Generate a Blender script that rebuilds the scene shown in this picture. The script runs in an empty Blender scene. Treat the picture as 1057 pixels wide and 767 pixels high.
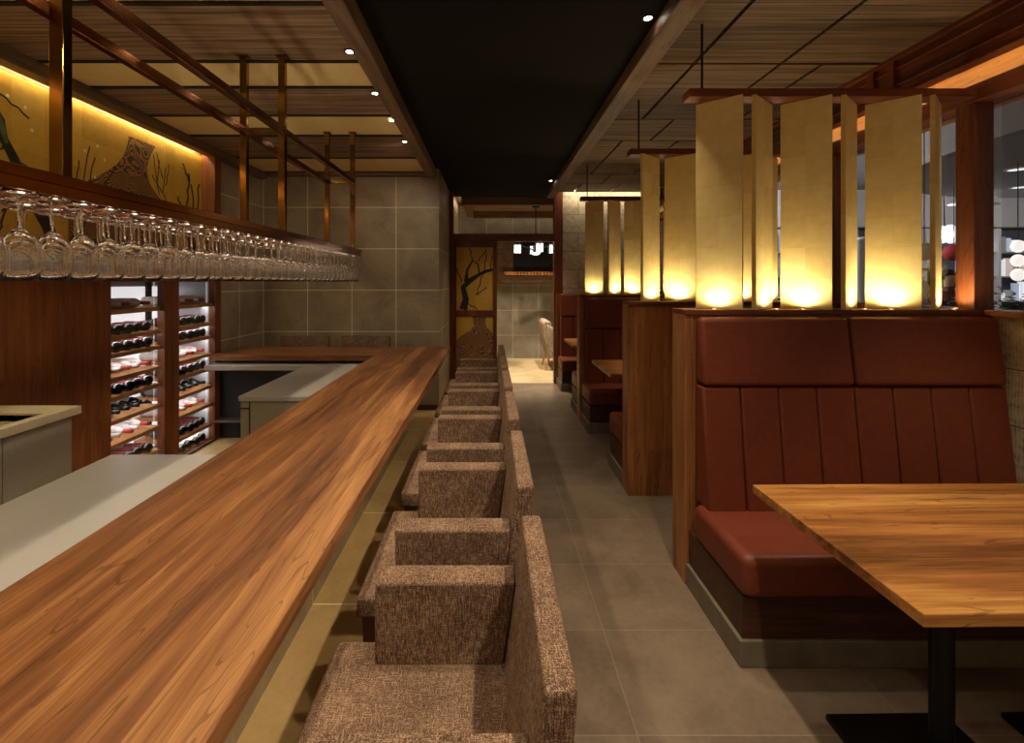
import bpy, bmesh, math, random
from mathutils import Vector, Matrix
random.seed(7)
PI = math.pi
S = bpy.context.scene
COL = S.collection

# ------------------------------------------------------------------ camera, world, exposure
CAMH = 1.5
cam = bpy.data.cameras.new('camera')
cam.sensor_width = 36.0
cam.lens = 480.0 / 1057.0 * 36.0
cam.shift_x = (528.5 - 506.0) / 1057.0
cam.shift_y = -(383.5 - 291.0) / 1057.0
cam.clip_start = 0.02
co = bpy.data.objects.new('camera', cam)
co.location = (0, 0, CAMH)
co.rotation_euler = (PI / 2, 0, 0)
COL.objects.link(co)
S.camera = co

w = bpy.data.worlds.new('world')
S.world = w
w.use_nodes = True
w.node_tree.nodes['Background'].inputs[0].default_value = (1.0, 0.78, 0.55, 1)
w.node_tree.nodes['Background'].inputs[1].default_value = 0.30
S.view_settings.view_transform = 'Standard'
S.view_settings.look = 'None'
S.view_settings.exposure = 0.0
S.view_settings.gamma = 1.0
S.view_settings.use_curve_mapping = False
S.cycles.use_denoising = True
S.cycles.max_bounces = 48
S.cycles.transmission_bounces = 48
S.cycles.transparent_max_bounces = 20
S.cycles.diffuse_bounces = 5
S.cycles.glossy_bounces = 6
S.cycles.caustics_reflective = False
S.cycles.caustics_refractive = False
S.cycles.sample_clamp_indirect = 4.0

WARM = (1.0, 0.66, 0.34)
SOFT = (1.0, 0.83, 0.60)
GOLDL = (1.0, 0.87, 0.58)
COOL = (0.86, 0.93, 1.0)
P_COUNTER = 24     # downlights over the counter
P_AISLE = 72       # downlights in the dark ceiling band
P_TABLE = 85       # downlights over the booths
P_UP = 5.0         # small uplights on the partition ledges

# ------------------------------------------------------------------ material helpers
def rgb(r, g, b):
    f = lambda c: ((c / 255 + 0.055) / 1.055) ** 2.4 if c > 10 else c / 255 / 12.92
    return (f(r), f(g), f(b), 1)

class N:
    def __init__(s, name):
        s.m = bpy.data.materials.new(name)
        s.m.use_nodes = True
        s.t = s.m.node_tree
        s.b = s.t.nodes['Principled BSDF']
    def n(s, typ, **kw):
        x = s.t.nodes.new(typ)
        for k, v in kw.items():
            if hasattr(x, k) and k not in ('inputs',):
                setattr(x, k, v)
        return x
    def l(s, a, b):
        s.t.links.new(a, b)
    def math(s, op, a, b=None, c=None):
        x = s.t.nodes.new('ShaderNodeMath'); x.operation = op
        for i, v in enumerate((a, b, c)):
            if v is None: continue
            if isinstance(v, (int, float)): x.inputs[i].default_value = v
            else: s.l(v, x.inputs[i])
        return x.outputs[0]
    def mix(s, f, a, b, blend='MIX'):
        x = s.t.nodes.new('ShaderNodeMixRGB'); x.blend_type = blend
        for i, v in ((0, f), (1, a), (2, b)):
            if isinstance(v, (int, float)): x.inputs[i].default_value = v
            elif isinstance(v, tuple): x.inputs[i].default_value = v
            else: s.l(v, x.inputs[i])
        return x.outputs[0]
    def ramp(s, fac, stops):
        x = s.t.nodes.new('ShaderNodeValToRGB')
        e = x.color_ramp.elements
        while len(e) < len(stops): e.new(0.5)
        for i, (p, c) in enumerate(stops):
            e[i].position = p; e[i].color = c
        s.l(fac, x.inputs[0])
        return x.outputs[0]
    def coords(s, scale=(1, 1, 1), world=False, rand=False):
        if world:
            o = s.n('ShaderNodeNewGeometry').outputs['Position']
        else:
            o = s.n('ShaderNodeTexCoord').outputs['Object']
        if rand:
            r = s.n('ShaderNodeObjectInfo').outputs['Random']
            cx = s.n('ShaderNodeCombineXYZ')
            for i in range(3): s.l(s.math('MULTIPLY', r, 17.3 + 5 * i), cx.inputs[i])
            va = s.n('ShaderNodeVectorMath', operation='ADD')
            s.l(o, va.inputs[0]); s.l(cx.outputs[0], va.inputs[1]); o = va.outputs[0]
        mp = s.n('ShaderNodeMapping')
        mp.inputs['Scale'].default_value = scale
        s.l(o, mp.inputs['Vector'])
        return mp.outputs[0]
    def noise(s, vec, scale=5, detail=4, rough=0.5, dist=0.0):
        x = s.n('ShaderNodeTexNoise')
        x.inputs['Scale'].default_value = scale
        x.inputs['Detail'].default_value = detail
        x.inputs['Roughness'].default_value = rough
        x.inputs['Distortion'].default_value = dist
        s.l(vec, x.inputs['Vector'])
        return x.outputs[0]
    def bump(s, h, strength=0.2, dist=0.002):
        x = s.n('ShaderNodeBump')
        x.inputs['Strength'].default_value = strength
        x.inputs['Distance'].default_value = dist
        s.l(h, x.inputs['Height'])
        s.l(x.outputs[0], s.b.inputs['Normal'])
    def base(s, v):
        if isinstance(v, tuple): s.b.inputs['Base Color'].default_value = v
        else: s.l(v, s.b.inputs['Base Color'])
    def set(s, rough=0.5, metal=0.0, spec=0.5):
        s.b.inputs['Roughness'].default_value = rough
        s.b.inputs['Metallic'].default_value = metal
        s.b.inputs['Specular IOR Level'].default_value = spec
        return s.m

def plain(name, c, rough=0.5, metal=0.0, var=0.12, scale=20, spec=0.5, bump=0.0):
    k = N(name)
    v = k.noise(k.coords(), scale, 4)
    d = tuple(x * (1 - var) for x in c[:3]) + (1,)
    e = tuple(min(1, x * (1 + var)) for x in c[:3]) + (1,)
    k.base(k.ramp(v, [(0.3, d), (0.7, e)]))
    if bump: k.bump(v, bump)
    return k.set(rough, metal, spec)

def wood(name, dark, mid, light, axis='Y', s=1.0, plank=0.0, rough=0.38, spec=0.4, world=False, rand=True, contrast=1.12):
    k = N(name)
    def st(q): return tuple((q if 'XYZ'[i] == axis else 1) * s for i in range(3))
    rnd = rand and not world
    v0 = k.coords(st(0.10), world, rnd); v1 = k.coords(st(0.045), world, rnd); v2 = k.coords(st(0.02), world, rnd)
    big = k.noise(v0, 7, 3, 0.55, 0.9)
    streak = k.noise(v1, 42, 4, 0.62, 0.5)
    fine = k.noise(v2, 260, 2, 0.6)
    f = k.math('ADD', k.math('MULTIPLY', big, 0.46), k.math('MULTIPLY', streak, 0.36))
    f = k.math('ADD', f, k.math('MULTIPLY', fine, 0.18))
    if plank:
        sep = k.n('ShaderNodeSeparateXYZ')
        k.l(k.coords((1, 1, 1), world), sep.inputs[0])
        a = {'X': 1, 'Y': 0, 'Z': 0}[axis]
        pid = k.math('FLOOR', k.math('DIVIDE', k.math('ADD', sep.outputs[a], k.math('MULTIPLY', big, 0.05)), plank))
        wn = k.n('ShaderNodeTexWhiteNoise', noise_dimensions='1D')
        k.l(pid, wn.inputs['W'])
        f = k.math('ADD', f, k.math('MULTIPLY', k.math('SUBTRACT', wn.outputs['Value'], 0.5), 0.10))
    c = k.ramp(f, [(0.5 - 0.17 / contrast, dark), (0.5, mid), (0.5 + 0.17 / contrast, light)])
    ring = k.noise(v0, 10, 2, 0.5, 0.8)
    q = k.math('FRACT', k.math('MULTIPLY', ring, 9.0))
    line = k.math('LESS_THAN', q, 0.07)
    line = k.math('MULTIPLY', line, k.math('MULTIPLY', streak, 0.8))
    dk = tuple(x * 0.45 for x in dark[:3]) + (1,)
    k.base(k.mix(line, c, dk))
    k.bump(fine, 0.06, 0.001)
    return k.set(rough, 0, spec)

def veneer(name, dark, mid, light):
    k = N(name)
    p = k.coords((0.02, 1, 1), True)
    a = k.noise(p, 60, 2, 0.6); b = k.noise(k.coords((0.06, 1, 1), True), 9, 3, 0.5)
    f = k.math('ADD', k.math('MULTIPLY', a, 0.75), k.math('MULTIPLY', b, 0.25))
    k.base(k.ramp(f, [(0.36, dark), (0.5, mid), (0.62, light)]))
    k.bump(a, 0.2, 0.002)
    return k.set(0.6, 0, 0.2)

def tiles(name, ca, cb, grout, size, off, axes, gw=0.006, rough=0.45, var=0.5, world=True, scale=2.2, bump=0.15, stagger=False):
    """stone tiles in a regular grid; axes = the two world axes the grid runs over"""
    k = N(name)
    p = k.coords((1, 1, 1), world)
    sep = k.n('ShaderNodeSeparateXYZ'); k.l(p, sep.inputs[0])
    masks = []; ids = []
    row = None
    for i in (1, 0):
        a = sep.outputs['XYZ'.index(axes[i])]
        q = k.math('DIVIDE', k.math('SUBTRACT', a, off[i]), size[i])
        if i == 0 and stagger:
            q = k.math('ADD', q, k.math('MULTIPLY', k.math('MODULO', k.math('ABSOLUTE', row), 2.0), 0.5))
        fl = k.math('FLOOR', q); fr = k.math('SUBTRACT', q, fl)
        if i == 1: row = fl
        d = k.math('MINIMUM', fr, k.math('SUBTRACT', 1.0, fr))
        masks.append(k.math('LESS_THAN', d, gw * 0.5 / size[i])); ids.append(fl)
    m = k.math('MAXIMUM', masks[0], masks[1])
    wn = k.n('ShaderNodeTexWhiteNoise', noise_dimensions='2D')
    cx = k.n('ShaderNodeCombineXYZ'); k.l(ids[0], cx.inputs[0]); k.l(ids[1], cx.inputs[1])
    k.l(cx.outputs[0], wn.inputs['Vector'])
    n1 = k.noise(p, scale, 6, 0.62, 0.4)
    n2 = k.noise(p, 38, 3, 0.6)
    f = k.math('ADD', k.math('MULTIPLY', n1, 0.8), k.math('MULTIPLY', n2, 0.2))
    f = k.math('ADD', f, k.math('MULTIPLY', k.math('SUBTRACT', wn.outputs['Value'], 0.5), 0.12 * var))
    st = k.ramp(f, [(0.32, ca), (0.68, cb)])
    k.base(k.mix(m, st, grout))
    k.bump(k.math('SUBTRACT', n2, m), bump, 0.002)
    return k.set(rough)

def fabric(name, dark, mid, light, scale=480):
    k = N(name)
    a = k.noise(k.coords((1, 1, 0.10)), scale, 1, 0.5)
    b = k.noise(k.coords((0.10, 1.0, 1.0)), scale, 1, 0.5)
    b2 = k.noise(k.coords((1.0, 0.10, 1.0)), scale, 1, 0.5)
    b = k.math('MAXIMUM', b, b2)
    c = k.noise(k.coords((1, 1, 1)), 9, 3, 0.5)
    h = k.noise(k.coords((1, 1, 1)), scale * 1.5, 1, 0.5)
    f = k.math('ADD', k.math('MULTIPLY', k.math('ADD', a, b), 0.33), k.math('MULTIPLY', h, 0.34))
    f = k.math('ADD', f, k.math('MULTIPLY', k.math('SUBTRACT', c, 0.5), 0.10))
    k.base(k.ramp(f, [(0.42, dark), (0.52, mid), (0.62, light)]))
    k.bump(f, 0.35, 0.002)
    return k.set(0.9, 0, 0.15)

def emit(name, c, st):
    k = N(name)
    k.b.inputs['Base Color'].default_value = (0.8, 0.8, 0.8, 1)
    k.b.inputs['Emission Color'].default_value = tuple(c[:3]) + (1,)
    k.b.inputs['Emission Strength'].default_value = st
    return k.m

def glass(name, tint=(1, 1, 1, 1), ior=1.48):
    k = N(name)
    k.base(tint)
    k.b.inputs['Transmission Weight'].default_value = 1.0
    k.b.inputs['IOR'].default_value = ior
    return k.set(0.0)

def pane_mat(name, tint=0.93, refl=0.06):
    k = N(name)
    tr = k.n('ShaderNodeBsdfTransparent'); tr.inputs[0].default_value = (tint, tint, tint, 1)
    gl = k.n('ShaderNodeBsdfGlossy'); gl.inputs['Roughness'].default_value = 0.01
    mx = k.n('ShaderNodeMixShader'); mx.inputs[0].default_value = refl
    k.l(tr.outputs[0], mx.inputs[1]); k.l(gl.outputs[0], mx.inputs[2])
    k.l(mx.outputs[0], k.t.nodes['Material Output'].inputs['Surface'])
    return k.m

# ------------------------------------------------------------------ materials
M = {}
M['counter'] = wood('counter_wood', rgb(74, 41, 20), rgb(128, 81, 44), rgb(178, 126, 73), 'Y', 1.0, 0.115, 0.42)
M['counter_x'] = wood('counter_wood_cross', rgb(74, 41, 20), rgb(128, 81, 44), rgb(178, 126, 73), 'Y', 1.0, 0.115, 0.42)
M['table'] = wood('table_wood', rgb(98, 54, 22), rgb(160, 102, 50), rgb(206, 150, 80), 'X', 0.8, 0.0, 0.42, contrast=1.35)
M['panelwood'] = wood('panel_wood', rgb(74, 38, 18), rgb(122, 68, 34), rgb(152, 92, 48), 'Z', 1.0, 0, 0.45)
M['redwood'] = wood('red_brown_wood', rgb(60, 26, 12), rgb(104, 50, 24), rgb(132, 70, 34), 'Z', 0.9, 0, 0.45)
M['redwood_y'] = wood('red_brown_wood_y', rgb(60, 26, 12), rgb(104, 50, 24), rgb(132, 70, 34), 'Y', 0.9, 0, 0.45)
M['redwood_x'] = wood('red_brown_wood_x', rgb(60, 26, 12), rgb(104, 50, 24), rgb(132, 70, 34), 'X', 0.9, 0, 0.45)
M['beam'] = wood('beam_wood', rgb(78, 57, 40), rgb(114, 87, 62), rgb(136, 106, 77), 'Y', 1.2, 0, 0.55)
M['beam_x'] = wood('beam_wood_x', rgb(78, 57, 40), rgb(114, 87, 62), rgb(136, 106, 77), 'X', 1.2, 0, 0.55)
M['ceilwood'] = veneer('ceiling_veneer', rgb(88, 68, 52), rgb(140, 114, 90), rgb(170, 142, 114))
M['oak'] = wood('partition_wood', rgb(92, 52, 26), rgb(150, 94, 52), rgb(184, 126, 74), 'Z', 1.0, 0, 0.45)
M['lining'] = wood('cove_lining_wood', rgb(120, 74, 36), rgb(176, 118, 62), rgb(200, 144, 84), 'Y', 1.0, 0, 0.5)
M['darkwood'] = wood('dark_base_wood', rgb(44, 24, 13), rgb(74, 42, 22), rgb(96, 58, 31), 'X', 1.0, 0, 0.5)
M['legwood'] = plain('dark_leg_wood', rgb(74, 38, 20), 0.4)
M['shelfwood'] = plain('tan_shelf_wood', rgb(186, 132, 78), 0.5)
M['black'] = plain('matte_black', rgb(20, 18, 16), 0.7, 0, 0.1)
M['blackmetal'] = plain('black_metal', rgb(24, 22, 20), 0.4, 0.6, 0.1)
M['blackceil'] = plain('black_ceiling_paint', rgb(30, 26, 22), 0.9, 0, 0.08, 3, 0.1)
M['groove'] = plain('groove_dark', rgb(30, 22, 16), 0.9)
M['tile_wall'] = tiles('grey_brown_wall_tile', rgb(118, 103, 82), rgb(172, 154, 126), rgb(226, 212, 182), (0.518, 0.485), (-2.657, 0.433), 'XZ', 0.009)
M['tile_side'] = tiles('grey_brown_wall_tile_side', rgb(118, 103, 82), rgb(172, 154, 126), rgb(226, 212, 182), (0.518, 0.485), (5.45, 0.433), 'YZ', 0.009)
M['tile_base'] = tiles('counter_base_tile', rgb(118, 103, 82), rgb(172, 154, 126), rgb(220, 206, 176), (0.855, 0.9), (2.165, -0.05), 'YZ', 0.006)
M['tile_far'] = tiles('far_room_tile', rgb(104, 96, 84), rgb(142, 134, 120), rgb(184, 174, 156), (0.51, 0.49), (0.44, 0.455), 'XZ', 0.008)
M['floor'] = tiles('grey_floor_tile', rgb(96, 80, 64), rgb(138, 119, 99), rgb(154, 138, 117), (0.93, 0.466), (0.487, 0.14), 'XY', 0.0025, 0.5, 0.8, scale=2.6, bump=0.1)
M['floor_tan'] = tiles('tan_floor_tile', rgb(176, 142, 88), rgb(212, 178, 120), rgb(244, 230, 190), (1.2, 0.855), (-0.9, 0.455), 'XY', 0.008, 0.5, 0.6)
M['floor_far'] = tiles('pale_far_floor', rgb(170, 150, 112), rgb(206, 188, 150), rgb(170, 150, 116), (0.6, 0.6), (0.0, 6.9), 'XY', 0.005, 0.5)
M['kerb'] = plain('stone_kerb', rgb(112, 101, 84), 0.6, 0, 0.25, 9, 0.4, 0.15)
M['stone'] = tiles('rough_limestone_block', rgb(160, 148, 122), rgb(210, 198, 170), rgb(104, 92, 72), (0.46, 0.27), (1.07, 0.06), 'XZ', 0.006, 0.85, 1.0, scale=16, bump=0.6, stagger=True)
def combed():
    k = N('combed_limestone')
    p = k.coords((1, 1, 1), True)
    sep = k.n('ShaderNodeSeparateXYZ'); k.l(p, sep.inputs[0])
    y = k.math('ADD', sep.outputs[1], k.math('MULTIPLY', k.noise(p, 5, 3), 0.03))
    comb = k.math('SINE', k.math('MULTIPLY', y, 420))
    n = k.noise(p, 26, 5, 0.65)
    q = k.math('DIVIDE', sep.outputs[2], 0.27); fr = k.math('FRACT', q)
    m = k.math('LESS_THAN', fr, 0.018)
    f = k.math('ADD', k.math('MULTIPLY', comb, 0.07), n)
    c = k.ramp(f, [(0.30, rgb(150, 132, 98)), (0.46, rgb(214, 200, 166)), (0.7, rgb(232, 220, 190))])
    k.base(k.mix(m, c, rgb(96, 82, 58)))
    k.bump(f, 0.6, 0.004)
    return k.set(0.85)
M['combed'] = combed()
M['fabric'] = fabric('brown_tweed', rgb(64, 44, 33), rgb(108, 82, 64), rgb(176, 148, 122))
M['fabric_pale'] = fabric('beige_upholstery', rgb(112, 98, 84), rgb(150, 134, 116), rgb(182, 166, 148), 120)
M['leather'] = plain('oxblood_leather', rgb(112, 51, 30), 0.5, 0, 0.09, 30, 0.4, 0.05)
M['white'] = plain('white_solid_surface', rgb(172, 168, 162), 0.34, 0, 0.03, 6)
M['greige'] = plain('greige_laminate', rgb(150, 140, 124), 0.5, 0, 0.05, 40)
M['sinktop'] = plain('beige_stone_top', rgb(196, 182, 152), 0.45, 0, 0.06, 30)
M['steel'] = plain('brushed_steel', rgb(150, 140, 124), 0.3, 0.9, 0.06)
M['copper'] = plain('polished_copper', rgb(142, 92, 50), 0.14, 1.0, 0.06, 5)
M['brass'] = plain('polished_brass', rgb(156, 122, 68), 0.12, 1.0, 0.06, 5)
M['glass'] = glass('clear_glass')
M['pane'] = pane_mat('window_glass')
M['bottle'] = plain('dark_bottle_glass', rgb(14, 16, 12), 0.12, 0, 0.1)
M['bottle_clear'] = plain('pale_bottle_glass', rgb(212, 208, 204), 0.15, 0, 0.1)
M['label'] = plain('white_paper_label', rgb(235, 228, 222), 0.6, 0, 0.03)
M['label_red'] = plain('red_paper_label', rgb(84, 18, 16), 0.6, 0, 0.05)
M['label_pink'] = plain('blush_paper_label', rgb(222, 196, 206), 0.6, 0, 0.05)
M['label_grey'] = plain('grey_paper_label', rgb(120, 116, 112), 0.6, 0, 0.05)
M['caps_red'] = plain('red_capsule', rgb(176, 56, 46), 0.35)
M['caps_black'] = plain('black_capsule', rgb(16, 16, 16), 0.3)
M['caps_white'] = plain('white_capsule', rgb(224, 220, 214), 0.35)
M['silver'] = plain('silver_cabinet_lining', rgb(200, 202, 206), 0.4, 0.3, 0.03)
M['ink'] = plain('dark_ink_paint', rgb(34, 30, 20), 0.6, 0, 0.4, 30)
M['moss'] = plain('moss_green_paint', rgb(92, 104, 62), 0.6, 0, 0.3, 30)
M['blossom'] = plain('white_blossom_paint', rgb(236, 228, 206), 0.6)
def goldleaf(name, ca, cb, size, axes, metal=0.25, rough=0.5, big=False):
    k = N(name)
    p = k.coords((1, 1, 1), False)
    sep = k.n('ShaderNodeSeparateXYZ'); k.l(p, sep.inputs[0])
    fl = []; ed = []
    for i, a in enumerate(axes):
        q = k.math('DIVIDE', sep.outputs['XYZ'.index(a)], size[i]); g = k.math('FLOOR', q); fl.append(g)
        fr = k.math('SUBTRACT', q, g)
        ed.append(k.math('LESS_THAN', fr, 0.03))
    cx = k.n('ShaderNodeCombineXYZ'); k.l(fl[0], cx.inputs[0]); k.l(fl[1], cx.inputs[1])
    r = k.n('ShaderNodeObjectInfo').outputs['Random']; k.l(r, cx.inputs[2])
    wn = k.n('ShaderNodeTexWhiteNoise', noise_dimensions='3D'); k.l(cx.outputs[0], wn.inputs['Vector'])
    n = k.noise(p, 22, 4, 0.6)
    f = k.math('ADD', k.math('MULTIPLY', n, 0.6), k.math('MULTIPLY', wn.outputs['Value'], 0.32))
    f = k.math('SUBTRACT', f, k.math('MULTIPLY', k.math('MAXIMUM', ed[0], ed[1]), 0.08))
    k.base(k.ramp(f, [(0.2, ca), (0.75, cb)]))
    return k.set(rough, metal)
M['fin'] = goldleaf('gold_leaf_fin', rgb(214, 182, 108), rgb(238, 210, 140), (0.11, 0.155), 'XZ', 0.0, 0.6)
M['mural'] = goldleaf('gold_leaf_mural', rgb(196, 152, 48), rgb(224, 182, 72), (0.2, 0.2), 'YZ', 0.0, 0.55)
M['screen'] = goldleaf('gold_leaf_screen', rgb(186, 142, 48), rgb(214, 170, 70), (0.2, 0.2), 'XZ', 0.1, 0.6)
M['goldstrip'] = goldleaf('gold_paper_ceiling', rgb(240, 208, 140), rgb(250, 226, 164), (0.3, 0.9), 'XY', 0.0, 0.6)
def marbled():
    k = N('marbled_water_paint')
    p = k.coords((1, 1, 1), False)
    n = k.n('ShaderNodeTexNoise'); n.inputs['Scale'].default_value = 4.0; n.inputs['Detail'].default_value = 1.5
    k.l(p, n.inputs['Vector'])
    va = k.n('ShaderNodeVectorMath', operation='MULTIPLY_ADD')
    k.l(n.outputs['Color'], va.inputs[0]); va.inputs[1].default_value = (0.9, 0.9, 0.9); k.l(p, va.inputs[2])
    wv = k.n('ShaderNodeTexWave'); wv.bands_direction = 'Z'
    wv.inputs['Scale'].default_value = 9; wv.inputs['Distortion'].default_value = 2.5; wv.inputs['Detail Scale'].default_value = 2.0
    k.l(va.outputs[0], wv.inputs['Vector'])
    n2 = k.noise(p, 9, 2)
    c = k.ramp(wv.outputs['Fac'], [(0.35, rgb(64, 66, 46)), (0.55, rgb(140, 132, 92)), (0.75, rgb(196, 120, 64))])
    k.base(k.mix(k.math('MULTIPLY', n2, 0.5), c, rgb(60, 58, 38)))
    return k.set(0.6)
M['marbled'] = marbled()
M['lens'] = emit('downlight_lens_glow', (1.0, 0.88, 0.7), 25)
M['lens_dim'] = emit('uplight_lens_glow', (1.0, 0.8, 0.42), 12)
M['led'] = emit('warm_led_strip', (1.0, 0.70, 0.32), 13)
M['led_stone'] = emit('stone_wall_led_strip', (1.0, 0.84, 0.6), 45)
M['rack_fill'] = emit('added_rack_fill', (1.0, 0.84, 0.56), 15.0)
M['bar_fill'] = emit('added_bar_fill', (1.0, 0.78, 0.46), 9.0)
M['led_jamb'] = emit('jamb_led_strip', (1.0, 0.98, 0.95), 0.9)
M['led_niche'] = emit('niche_led_strip', (1.0, 0.74, 0.4), 14)
M['led_gold'] = emit('amber_led_strip', (1.0, 0.80, 0.40), 60)
M['led_far'] = emit('soft_led_strip', (1.0, 0.8, 0.52), 14)
M['led_or_fill_cool'] = emit('white_led_or_fill', (0.97, 0.97, 1.0), 28)
M['led_back'] = emit('white_back_light', (0.98, 0.98, 1.0), 0.9)
M['lantern'] = emit('lantern_paper_glow', (0.93, 0.96, 1.0), 1.3)
M['lantern_warm'] = emit('mall_lantern_glow', (1.0, 0.94, 0.88), 1.1)
M['mall_ceiling'] = plain('mall_ceiling_grey', rgb(118, 116, 116), 0.9, 0, 0.04, 2)
M['mall_bulk'] = plain('mall_bulkhead_grey', rgb(176, 170, 166), 0.9, 0, 0.04, 2)
M['mall_floor'] = plain('mall_floor_grey', rgb(120, 116, 112), 0.3, 0, 0.08, 2)
M['mall_wall'] = plain('mall_dark_wall', rgb(74, 78, 86), 0.8, 0, 0.2, 3)
M['mall_white'] = plain('mall_white_plaster', rgb(214, 212, 208), 0.8, 0, 0.04, 2)
M['mall_glow'] = emit('shop_light_box', (0.9, 0.94, 1.0), 1.2)
M['shop_lit'] = emit('shop_display_glow', (0.9, 0.94, 1.0), 0.7)
M['shop_blue'] = emit('shop_blue_glow', (0.45, 0.6, 0.9), 0.35)
M['shop_warm'] = emit('shop_warm_glow', (1.0, 0.6, 0.4), 0.35)
M['leaf'] = plain('green_leaf', rgb(72, 84, 62), 0.6, 0, 0.4, 30)
M['redlantern'] = plain('red_lantern_paper', rgb(176, 40, 50), 0.7)
M['cream'] = plain('cream_paper', rgb(226, 212, 190), 0.7)
M['skin'] = plain('skin_tone', rgb(206, 164, 136), 0.6)
M['cloth_red'] = plain('dark_red_cloth', rgb(112, 42, 50), 0.9)
M['cloth_dark'] = plain('charcoal_cloth', rgb(44, 44, 50), 0.9)

# ------------------------------------------------------------------ mesh helpers
class MB:
    def __init__(s):
        s.v = []; s.f = []; s.mi = []; s.m = 0
    def add(s, vs, fs):
        o = len(s.v); s.v += [tuple(p) for p in vs]
        for f in fs: s.f.append(tuple(i + o for i in f)); s.mi.append(s.m)
        return s
    def hexa(s, p):   # 4 bottom (ccw), 4 top
        return s.add(p, [(3, 2, 1, 0), (4, 5, 6, 7), (0, 1, 5, 4), (1, 2, 6, 5), (2, 3, 7, 6), (3, 0, 4, 7)])
    def box(s, x0, x1, y0, y1, z0, z1):
        return s.hexa([(x0, y0, z0), (x1, y0, z0), (x1, y1, z0), (x0, y1, z0), (x0, y0, z1), (x1, y0, z1), (x1, y1, z1), (x0, y1, z1)])
    def prism(s, poly, axis, a, b):
        def P(u, v, t):
            return {'X': (t, u, v), 'Y': (u, t, v), 'Z': (u, v, t)}[axis]
        n = len(poly)
        vs = [P(u, v, a) for u, v in poly] + [P(u, v, b) for u, v in poly]
        fs = [tuple(range(n))[::-1], tuple(range(n, 2 * n))] + [(i, (i + 1) % n, n + (i + 1) % n, n + i) for i in range(n)]
        return s.add(vs, fs)
    def lathe(s, prof, c=(0, 0, 0), seg=24, axis='Z', closed=False):
        n = len(prof); vs = []; fs = []
        for j in range(seg):
            a = 2 * PI * j / seg
            for r, h in prof:
                x, y = r * math.cos(a), r * math.sin(a)
                p = (x, y, h) if axis == 'Z' else ((h, x, y) if axis == 'X' else (y, h, x))
                vs.append((c[0] + p[0], c[1] + p[1], c[2] + p[2]))
        for j in range(seg):
            k = (j + 1) % seg
            for i in range(n if closed else n - 1):
                i2 = (i + 1) % n
                fs.append((j * n + i, k * n + i, k * n + i2, j * n + i2))
        if not closed:
            if prof[0][0] > 1e-6: fs.append(tuple(j * n for j in range(seg))[::-1])
            if prof[-1][0] > 1e-6: fs.append(tuple(j * n + n - 1 for j in range(seg)))
        return s.add(vs, fs)
    def tube(s, pts, rad, seg=8):
        pts = [Vector(p) for p in pts]
        rs = rad if isinstance(rad, (list, tuple)) else [rad] * len(pts)
        vs = []; fs = []; up = Vector((0.13, 0.31, 0.94))
        for i, p in enumerate(pts):
            d = (pts[min(i + 1, len(pts) - 1)] - pts[max(i - 1, 0)]).normalized()
            a = d.cross(up)
            if a.length < 1e-3: a = d.cross(Vector((1, 0, 0)))
            a.normalize(); b = d.cross(a)
            for j in range(seg):
                t = 2 * PI * j / seg
                vs.append(p + a * rs[i] * math.cos(t) + b * rs[i] * math.sin(t))
        for i in range(len(pts) - 1):
            for j in range(seg):
                k = (j + 1) % seg
                fs.append((i * seg + j, i * seg + k, (i + 1) * seg + k, (i + 1) * seg + j))
        fs.append(tuple(range(seg))[::-1]); o = (len(pts) - 1) * seg
        fs.append(tuple(o + j for j in range(seg)))
        return s.add(vs, fs)
    def ball(s, c, r, seg=16, ring=10, sq=(1, 1, 1)):
        prof = [(max(1e-7, r * math.sin(PI * i / ring)), -r * math.cos(PI * i / ring)) for i in range(ring + 1)]
        o = len(s.v); s.lathe(prof, (0, 0, 0), seg)
        for i in range(o, len(s.v)):
            x, y, z = s.v[i]; s.v[i] = (c[0] + x * sq[0], c[1] + y * sq[1], c[2] + z * sq[2])
        return s
    def build(s, name, mats, parent=None, bevel=0.0, smooth=False, seg=2, loc=None):
        me = bpy.data.meshes.new(name)
        off = Vector((0, 0, 0))
        p = parent
        while p is not None:
            off += p.location; p = p.parent
        if loc is not None: off = off + Vector(loc)
        me.from_pydata([tuple(Vector(v) - off) for v in s.v], [], s.f)
        if not isinstance(mats, (list, tuple)): mats = [mats]
        for m in mats: me.materials.append(m)
        for i, p in enumerate(me.polygons):
            p.material_index = s.mi[i]; p.use_smooth = smooth
        bm = bmesh.new(); bm.from_mesh(me)
        bmesh.ops.remove_doubles(bm, verts=bm.verts, dist=1e-6)
        bmesh.ops.recalc_face_normals(bm, faces=bm.faces)
        bm.to_mesh(me); bm.free()
        o = bpy.data.objects.new(name, me); COL.objects.link(o)
        if loc is not None: o.location = loc
        if parent is not None: o.parent = parent
        if bevel:
            b = o.modifiers.new('bevel', 'BEVEL'); b.width = bevel; b.segments = seg; b.limit_method = 'ANGLE'; b.angle_limit = math.radians(40)
            if seg > 2:
                for q in me.polygons: q.use_smooth = True
                b.harden_normals = False
                try: me.set_sharp_from_angle(angle=math.radians(50))
                except Exception: pass
        return o

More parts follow.
